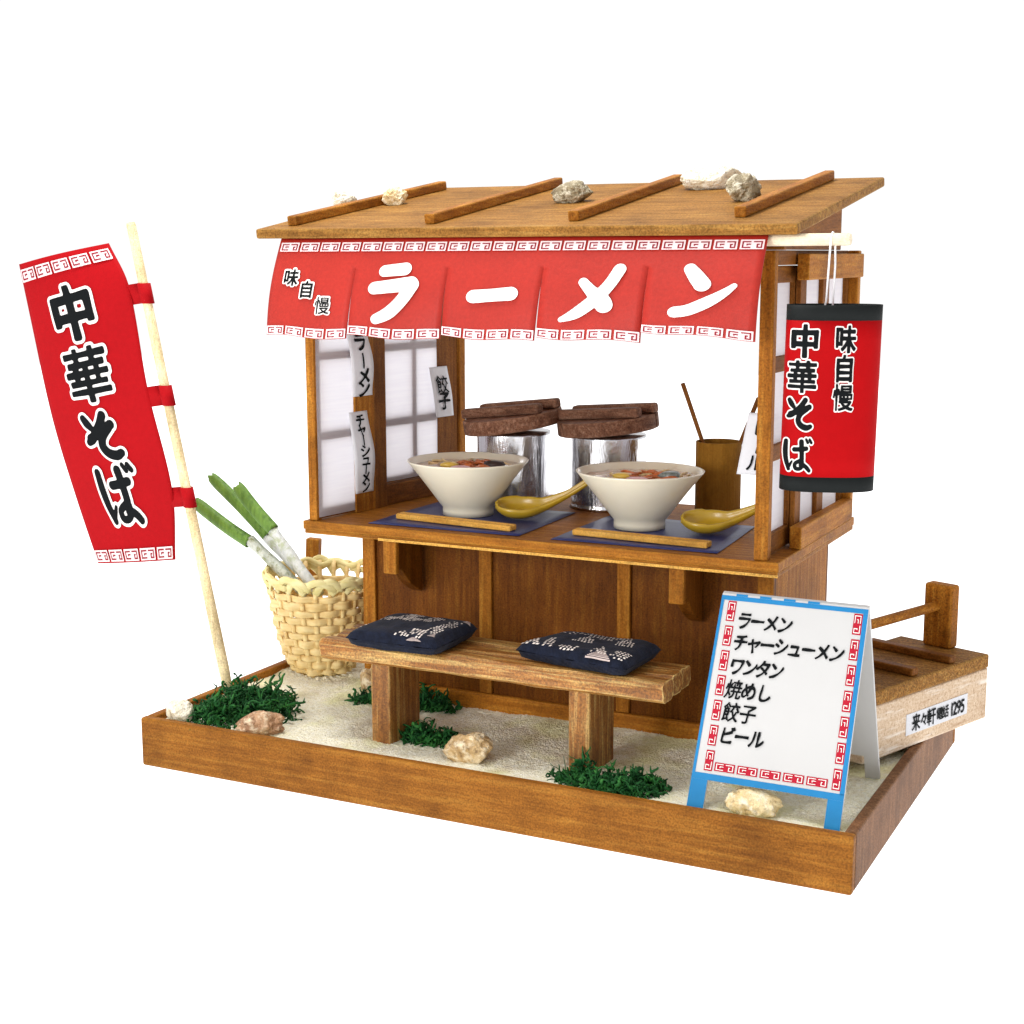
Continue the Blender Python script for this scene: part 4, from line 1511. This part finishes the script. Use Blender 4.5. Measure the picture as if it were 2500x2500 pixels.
def leek(label, base, mid, tip, r, mat_stalk, seed):
    base, mid, tip = Vector(base), Vector(mid), Vector(tip)
    o = thing('leek', label, 'leek', tuple(base), 'leeks in the bamboo basket')
    d = (mid - base); pts = [base + d * (i / 10) for i in range(11)]
    n = 18
    part(MB().tube(pts, [r * (.98 + .06 * math.sin(i * 1.3 + seed)) for i in range(11)], n), 'white_stalk', mat_stalk, o, smooth=True)
    L = (tip - mid); dn = L.normalized(); side = dn.cross(Vector((FW.x, FW.y, 0))).normalized(); fwd = side.cross(dn)
    # rolled green leaf: tube flattening toward a torn end
    mb = MB(); N, K = 22, 20; vs = []
    for i in range(N + 1):
        q = i / N
        fl = 1 - .45 * q
        for k in range(K):
            a = 2 * math.pi * k / K
            ragged = (1 - .06 * (noise.noise(Vector((math.cos(a) * 1.6, math.sin(a) * 1.6, seed))) + .5)) if i == N else 1
            pin = 1 - .30 * max(0, (q - .80) / .20) ** 2
            p = mid - dn * .006 + L * q * ragged + side * pin * (math.cos(a) * r * (1.03 + .05 * q + .03 * noise.noise(Vector((q * 4, a, seed))))) + fwd * (math.sin(a) * r * 1.03 * fl)
            p += side * .008 * math.sin(2.5 * q + seed)
            vs.append(p)
    fs = [(i * K + k, i * K + (k + 1) % K, (i + 1) * K + (k + 1) % K, (i + 1) * K + k) for i in range(N) for k in range(K)]
    mb.add(vs, fs)
    part(mb, 'green_leaf', LEAF, o, smooth=True, solid=0.003)


leek('leftmost leek in the basket, lowest and closest to the banner pole', (.13, .80, .44), (-.122, .80, .625), (-.388, .80, .757), .0212, STALKM, 1)
leek('middle leek in the basket, with the longest green top', (.085, .850, .500), (-.080, .845, .636), (-.336, .845, .858), .0198, STALK, 4)
leek('rightmost leek in the basket, with a short slim green top', (.19, .80, .44), (-.018, .80, .675), (-.172, .80, .842), .0208, STALK, 6)

o = bx((-.027, -.02, 0), (.027, .02, .466), rotM((-.012, 1.03, SZ), math.radians(12), math.radians(3))).build('wooden_post', wood('oak', 'Z', 0.4), bevel=.005)
tag(o, 'short brown wooden post behind the basket, only its top showing', 'post')

# ================================================================== BANNER
bn = thing('banner_flag', 'leaning red paper banner with 中華そば on a pale wooden pole', 'banner', (.067, .405, SZ))
PB, PT = Vector((.0675, .405, .118)), Vector((-.294, .405, 1.800))
pole = MB().tube([PB, PB + (PT - PB) * .022, PB + (PT - PB) * .07, PB + (PT - PB) * .25, PT - (PT - PB) * .004, PT], [.010, .0155, .0195, .0185, .0165, .0145], 16)
part(pole, 'pole', wood('bamboo', 'Z', 0.35, 0.5, 0), bn, smooth=False)
Lc = [(0, -.817, .400, 1.657), (.19, -.758, .392, 1.445), (.515, -.672, .390, 1.092), (.775, -.588, .394, .815), (1, -.510, .400, .572)]
Rc = [(0, -.444, .46, 1.732), (.165, -.318, .415, 1.580), (.47, -.236, .400, 1.224), (.79, -.156, .41, .864), (1, -.209, .47, .600)]


def pinterp(cs, v):
    v = min(max(v, cs[0][0]), cs[-1][0])
    ts = [c[0] for c in cs]
    i = 0
    while i < len(cs) - 2 and v > ts[i + 1]:
        i += 1
    def slope_(k):
        if k == 0:
            j = (0, 1)
        elif k == len(cs) - 1:
            j = (k - 1, k)
        else:
            j = (k - 1, k + 1)
        return [(cs[j[1]][q] - cs[j[0]][q]) / (ts[j[1]] - ts[j[0]]) for q in (1, 2, 3)]
    h = ts[i + 1] - ts[i]; u = (v - ts[i]) / h
    m0, m1 = slope_(i), slope_(i + 1)
    r = []
    for q in range(3):
        p0, p1 = cs[i][q + 1], cs[i + 1][q + 1]
        r.append((2 * u ** 3 - 3 * u ** 2 + 1) * p0 + (u ** 3 - 2 * u ** 2 + u) * h * m0[q] + (-2 * u ** 3 + 3 * u ** 2) * p1 + (u ** 3 - u ** 2) * h * m1[q])
    return Vector(r)


def flag_S(u, v):
    a, c = pinterp(Lc, v), pinterp(Rc, v)
    p = a * (1 - u) + c * u
    p.y -= .030 * math.sin(math.pi * u) * (1 - .5 * v) + .012 * math.sin(math.pi * v)
    return p


flag_fn0 = surf(lambda u, v: flag_S(u, v))


def flag_fn(u, v, off):
    e = 2e-3
    p = flag_S(u, v)
    n = (flag_S(u + e, v) - flag_S(u - e, v)).cross(flag_S(u, v - e) - flag_S(u, v + e)).normalized()
    if n.y > 0:
        n = -n
    return p + n * off


mb = MB(); mb.grid(lambda u, v: flag_S(u, v), 24, 60)
cloth = part(mb, 'cloth', REDF, bn, smooth=True, solid=0.003, off=1)
mb = MB()
for k in range(5):
    u0 = .018 + k * .196
    meander(mb, flag_fn, u0, .020, u0 + .172, .061, .0045, PINKINK, MAROON)
part(mb, 'meander_border', None, cloth)
mb = MB()
for k in range(5):
    u0 = .018 + k * .196
    meander(mb, flag_fn, u0, .955, u0 + .172, .994, .0045, PINKINK, MAROON)
part(mb, 'meander_border', None, cloth)
mb = MB()
for ch, u, v, w, h, bo in (('中', .475, .200, .44, .178, .045), ('華', .500, .396, .44, .178, .024), ('SO', .495, .592, .38, .160, .022), ('BA', .500, .780, .41, .192, .016)):
    put_glyph(mb, ch, flag_fn, u, v, w, h, .0042, BLACKINK, bo, (0.055, WHITEINK), n=60, shear=-.05)
part(mb, 'lettering', None, cloth)
pd = (PT - PB).normalized()
for zc_, v0 in ((1.548, .176), (1.194, .505), (.838, .815)):
    pc = PB + pd * ((zc_ - PB.z) / pd.z)
    half = .036
    R_ = .0225
    mb = MB()
    e0 = flag_S(.995, v0); 
    path = []
    # from the flag edge, round the pole and back
    ang = [math.pi + math.pi * 2 * k / 18 for k in range(19)]
    ring = [pc + Vector((R_ * math.cos(a), R_ * math.sin(a), 0)) for a in ang]
    path = [Vector((e0.x - .012, e0.y + .002, pc.z)), Vector((e0.x, e0.y + .002, pc.z)), ((e0 + ring[0]) / 2).xy.to_3d() + Vector((0, 0, pc.z))] + ring
    K = len(path)
    vs = [p + pd * s_ * half + Vector((0, 0, 0.010 * min(1, i / 3))) for s_ in (-1, 1) for i, p in enumerate(path)]
    mb.add(vs, [(i, i + 1, K + i + 1, K + i) for i in range(K - 1)])
    part(mb, 'tab', REDF, bn, smooth=True, solid=.002, off=0)

# ================================================================== MENU BOARD
sb = thing('menu_board', 'white folding menu board with blue frame and black handwritten dishes', 'menu board', (2.12, .3, SZ))
SY0, SY1, SZT2 = .088, .310, .7195


def sgn(x, s, off=0.0, back=False):
    """x in 0..1 across; s height 0..1"""
    xl = 1.899 + .021 * s; xr = 2.340 + .006 * s
    zz = SZ - .004 + (SZT2 - SZ + .004) * s
    if not back:
        y = SY0 + (SY1 - SY0) * s
        n = Vector((0, -(SZT2 - SZ), SY1 - SY0)).normalized()
    else:
        y = .560 + (SY1 + .003 - .560) * s
        n = Vector((0, (SZT2 - SZ), .25)).normalized()
    return Vector((xl + (xr - xl) * x, y, zz)) + n * off


def sheet_panel(name, back):
    # outline with a leg cut-out at the bottom
    lw = .112; lh = .142
    poly = [(0, 0), (lw, 0), (lw + .005, lh), (1 - lw + .012, lh), (1 - lw + .012, 0), (1, 0), (1, 1), (0, 1)]
    quads = [((0, 0), (lw, 0), (lw, lh), (0, lh)), ((1 - lw + .012, 0), (1, 0), (1, lh), (1 - lw + .012, lh)), ((0, lh), (1, lh), (1, 1), (0, 1))]
    mb = MB()
    pts = [(0, 0), (lw, 0), (lw, lh), (1 - lw + .012, lh), (1 - lw + .012, 0), (1, 0), (1, lh), (1, 1), (0, 1), (0, lh)]
    V = [sgn(x, s_, 0, back) for x, s_ in pts]
    mb.add(V, [(0, 1, 2, 9), (4, 5, 6, 3), (9, 2, 3, 6, 7, 8)])
    return part(mb, name, CARD, sb, solid=.010, off=-1, bevel=.0015)


fp = sheet_panel('front_panel', False)
bp_ = sheet_panel('back_panel', True)
sf = lambda x, s_, off: sgn(x, 1 - s_, off)
# blue frame (x across 0..1, v = 1-s downward)
mb = MB()
e = .0012
for r in ((0.0, .010, 1.0, .031), (0.0, .0312, .020, .828), (.969, .0312, 1.0, .832), (0.0, .8282, 1.0, .858), (0.0, .8582, .112, .999), (.900, .8582, 1.0, .999)):
    put_rect(mb, sf, r[0], r[1], r[2], r[3], e, BLUE)
for k in range(4):
    put_rect(mb, sf, .10 + k * .165, -.001, .18 + k * .165, .0095, e, BLUE)
part(mb, 'blue_frame', None, fp)
mb = MB()


def sx_(x, s_):
    xl = 1.899 + .021 * s_; xr = 2.340 + .006 * s_
    return (x - xl) / (xr - xl)


for k in range(7):
    s1 = .966 - k * .1147; s0 = s1 - .094
    xa = 1.9395
    meander(mb, sf, sx_(1.942 - .0008 * k, s1), 1 - s1, sx_(1.9665 - .0008 * k, s1), 1 - s0, e, CRIMSON, WHITEINK, vertical=True, t=.085)
    meander(mb, sf, sx_(2.308 - .0006 * k, s1), 1 - s1, sx_(2.3325 - .0006 * k, s1), 1 - s0, e, CRIMSON, WHITEINK, vertical=True, t=.085)
for k in range(5):
    x0 = 1.966 + k * .0665
    meander(mb, sf, sx_(x0, .2), 1 - .227, sx_(x0 + .0595, .2), 1 - .188, e, CRIMSON, WHITEINK, t=.085)
part(mb, 'meander_border', None, fp)
mb = MB()
for txt, s_, x0, cw in (('ラーメン', .880, 1.976, .0400), ('チャーシューメン', .778, 1.974, .0398), ('ワンタン', .668, 1.973, .0385), ('焼めし', .562, 1.969, .0455), ('餃子', .458, 1.968, .0500), ('ビール', .352, 1.969, .0435)):
    for i, ch in enumerate(txt):
        kj = ch in '焼餃子'
        put_glyph(mb, ch, sf, sx_(x0 + cw * (i + .5), s_), 1 - s_, (.050 if kj else .046) / .43, (.094 if kj else .088), e, BLACKINK, .030 if not kj else .016, n=44, rot=0.0, shear=.14, brush=.006 if kj else .022)
part(mb, 'lettering', None, fp)

# ================================================================== DELIVERY BOX
ang = math.radians(20.93)
A0 = Vector((2.282, .576, 0))
U1 = Vector((math.sin(ang), math.cos(ang), 0)); U2 = Vector((math.cos(ang), -math.sin(ang), 0))
MBX = Matrix(((U2.x, U1.x, 0, A0.x), (U2.y, U1.y, 0, A0.y), (0, 0, 1, 0), (0, 0, 0, 1)))      # local x = across (right face at 0), y = along, z up
db = thing('delivery_box', 'chipboard delivery box with lid and rail lying across the right tray edge', 'box', tuple(A0 + U1 * .35 - U2 * .16))
BW = .335
part(bx((-BW, .0, .1690), (0, .702, .3415), MBX), 'box_body', CHIP, db, bevel=.007, segs=3)
lid = part(bx((-BW - .002, -.004, .3420), (.003, .700, .3890), MBX), 'lid', wood('roof', 'X', 0.8, 0.6, 0.9), db, bevel=.007, segs=3)
for y in (.290, .505):
    part(bx((-BW + .006, y - .022, .3893), (-.012, y + .016, .4150), MBX), 'batten', wood('dark', 'X', 0.5, 0.5, 0.7), lid, bevel=.006)
for y in (.05, .645):
    part(bx((-.219, y, .3893), (-.114, y + .052, .604), MBX), 'rail_post', wood('dark' if y < .1 else 'oak', 'Z', 0.7, 0.6, 0.9), db, bevel=.010, segs=3)
p = lambda x, y, z_: MBX @ Vector((x, y, z_))
part(MB().tube([p(-.169, .0905, .530), p(-.169, .6445, .530)], .0165, 14), 'rail', wood('oak', 'Y', 0.6, 0.55, 0), db, smooth=False)
pl = part(bx((.0002, .226, .211), (.0016, .578, .279), MBX), 'name_plate', WPAPER, db)
mb = MB()
pf = lambda u, v, off: MBX @ Vector((.0016 + off, u, v))
pf2 = lambda u, v, off: pf(.226 + .352 * u, .279 - .068 * v, off)
for ch, u, w, h in (('来', .150, .135, .86), ('々', .272, .12, .72), ('軒', .392, .145, .86), ('電', .528, .115, .64), ('話', .625, .115, .64), ('1', .735, .15, .92), ('2', .785, .15, .92), ('9', .850, .15, .92), ('5', .915, .15, .92)):
    uu = u + (.035 if ch in '1295' else 0)
    put_glyph(mb, ch, pf2, uu, .5, w, h, .0008, BLACKINK, .018, n=44)
part(mb, 'lettering', None, pl)
bpy.data.curves.remove(_fc)
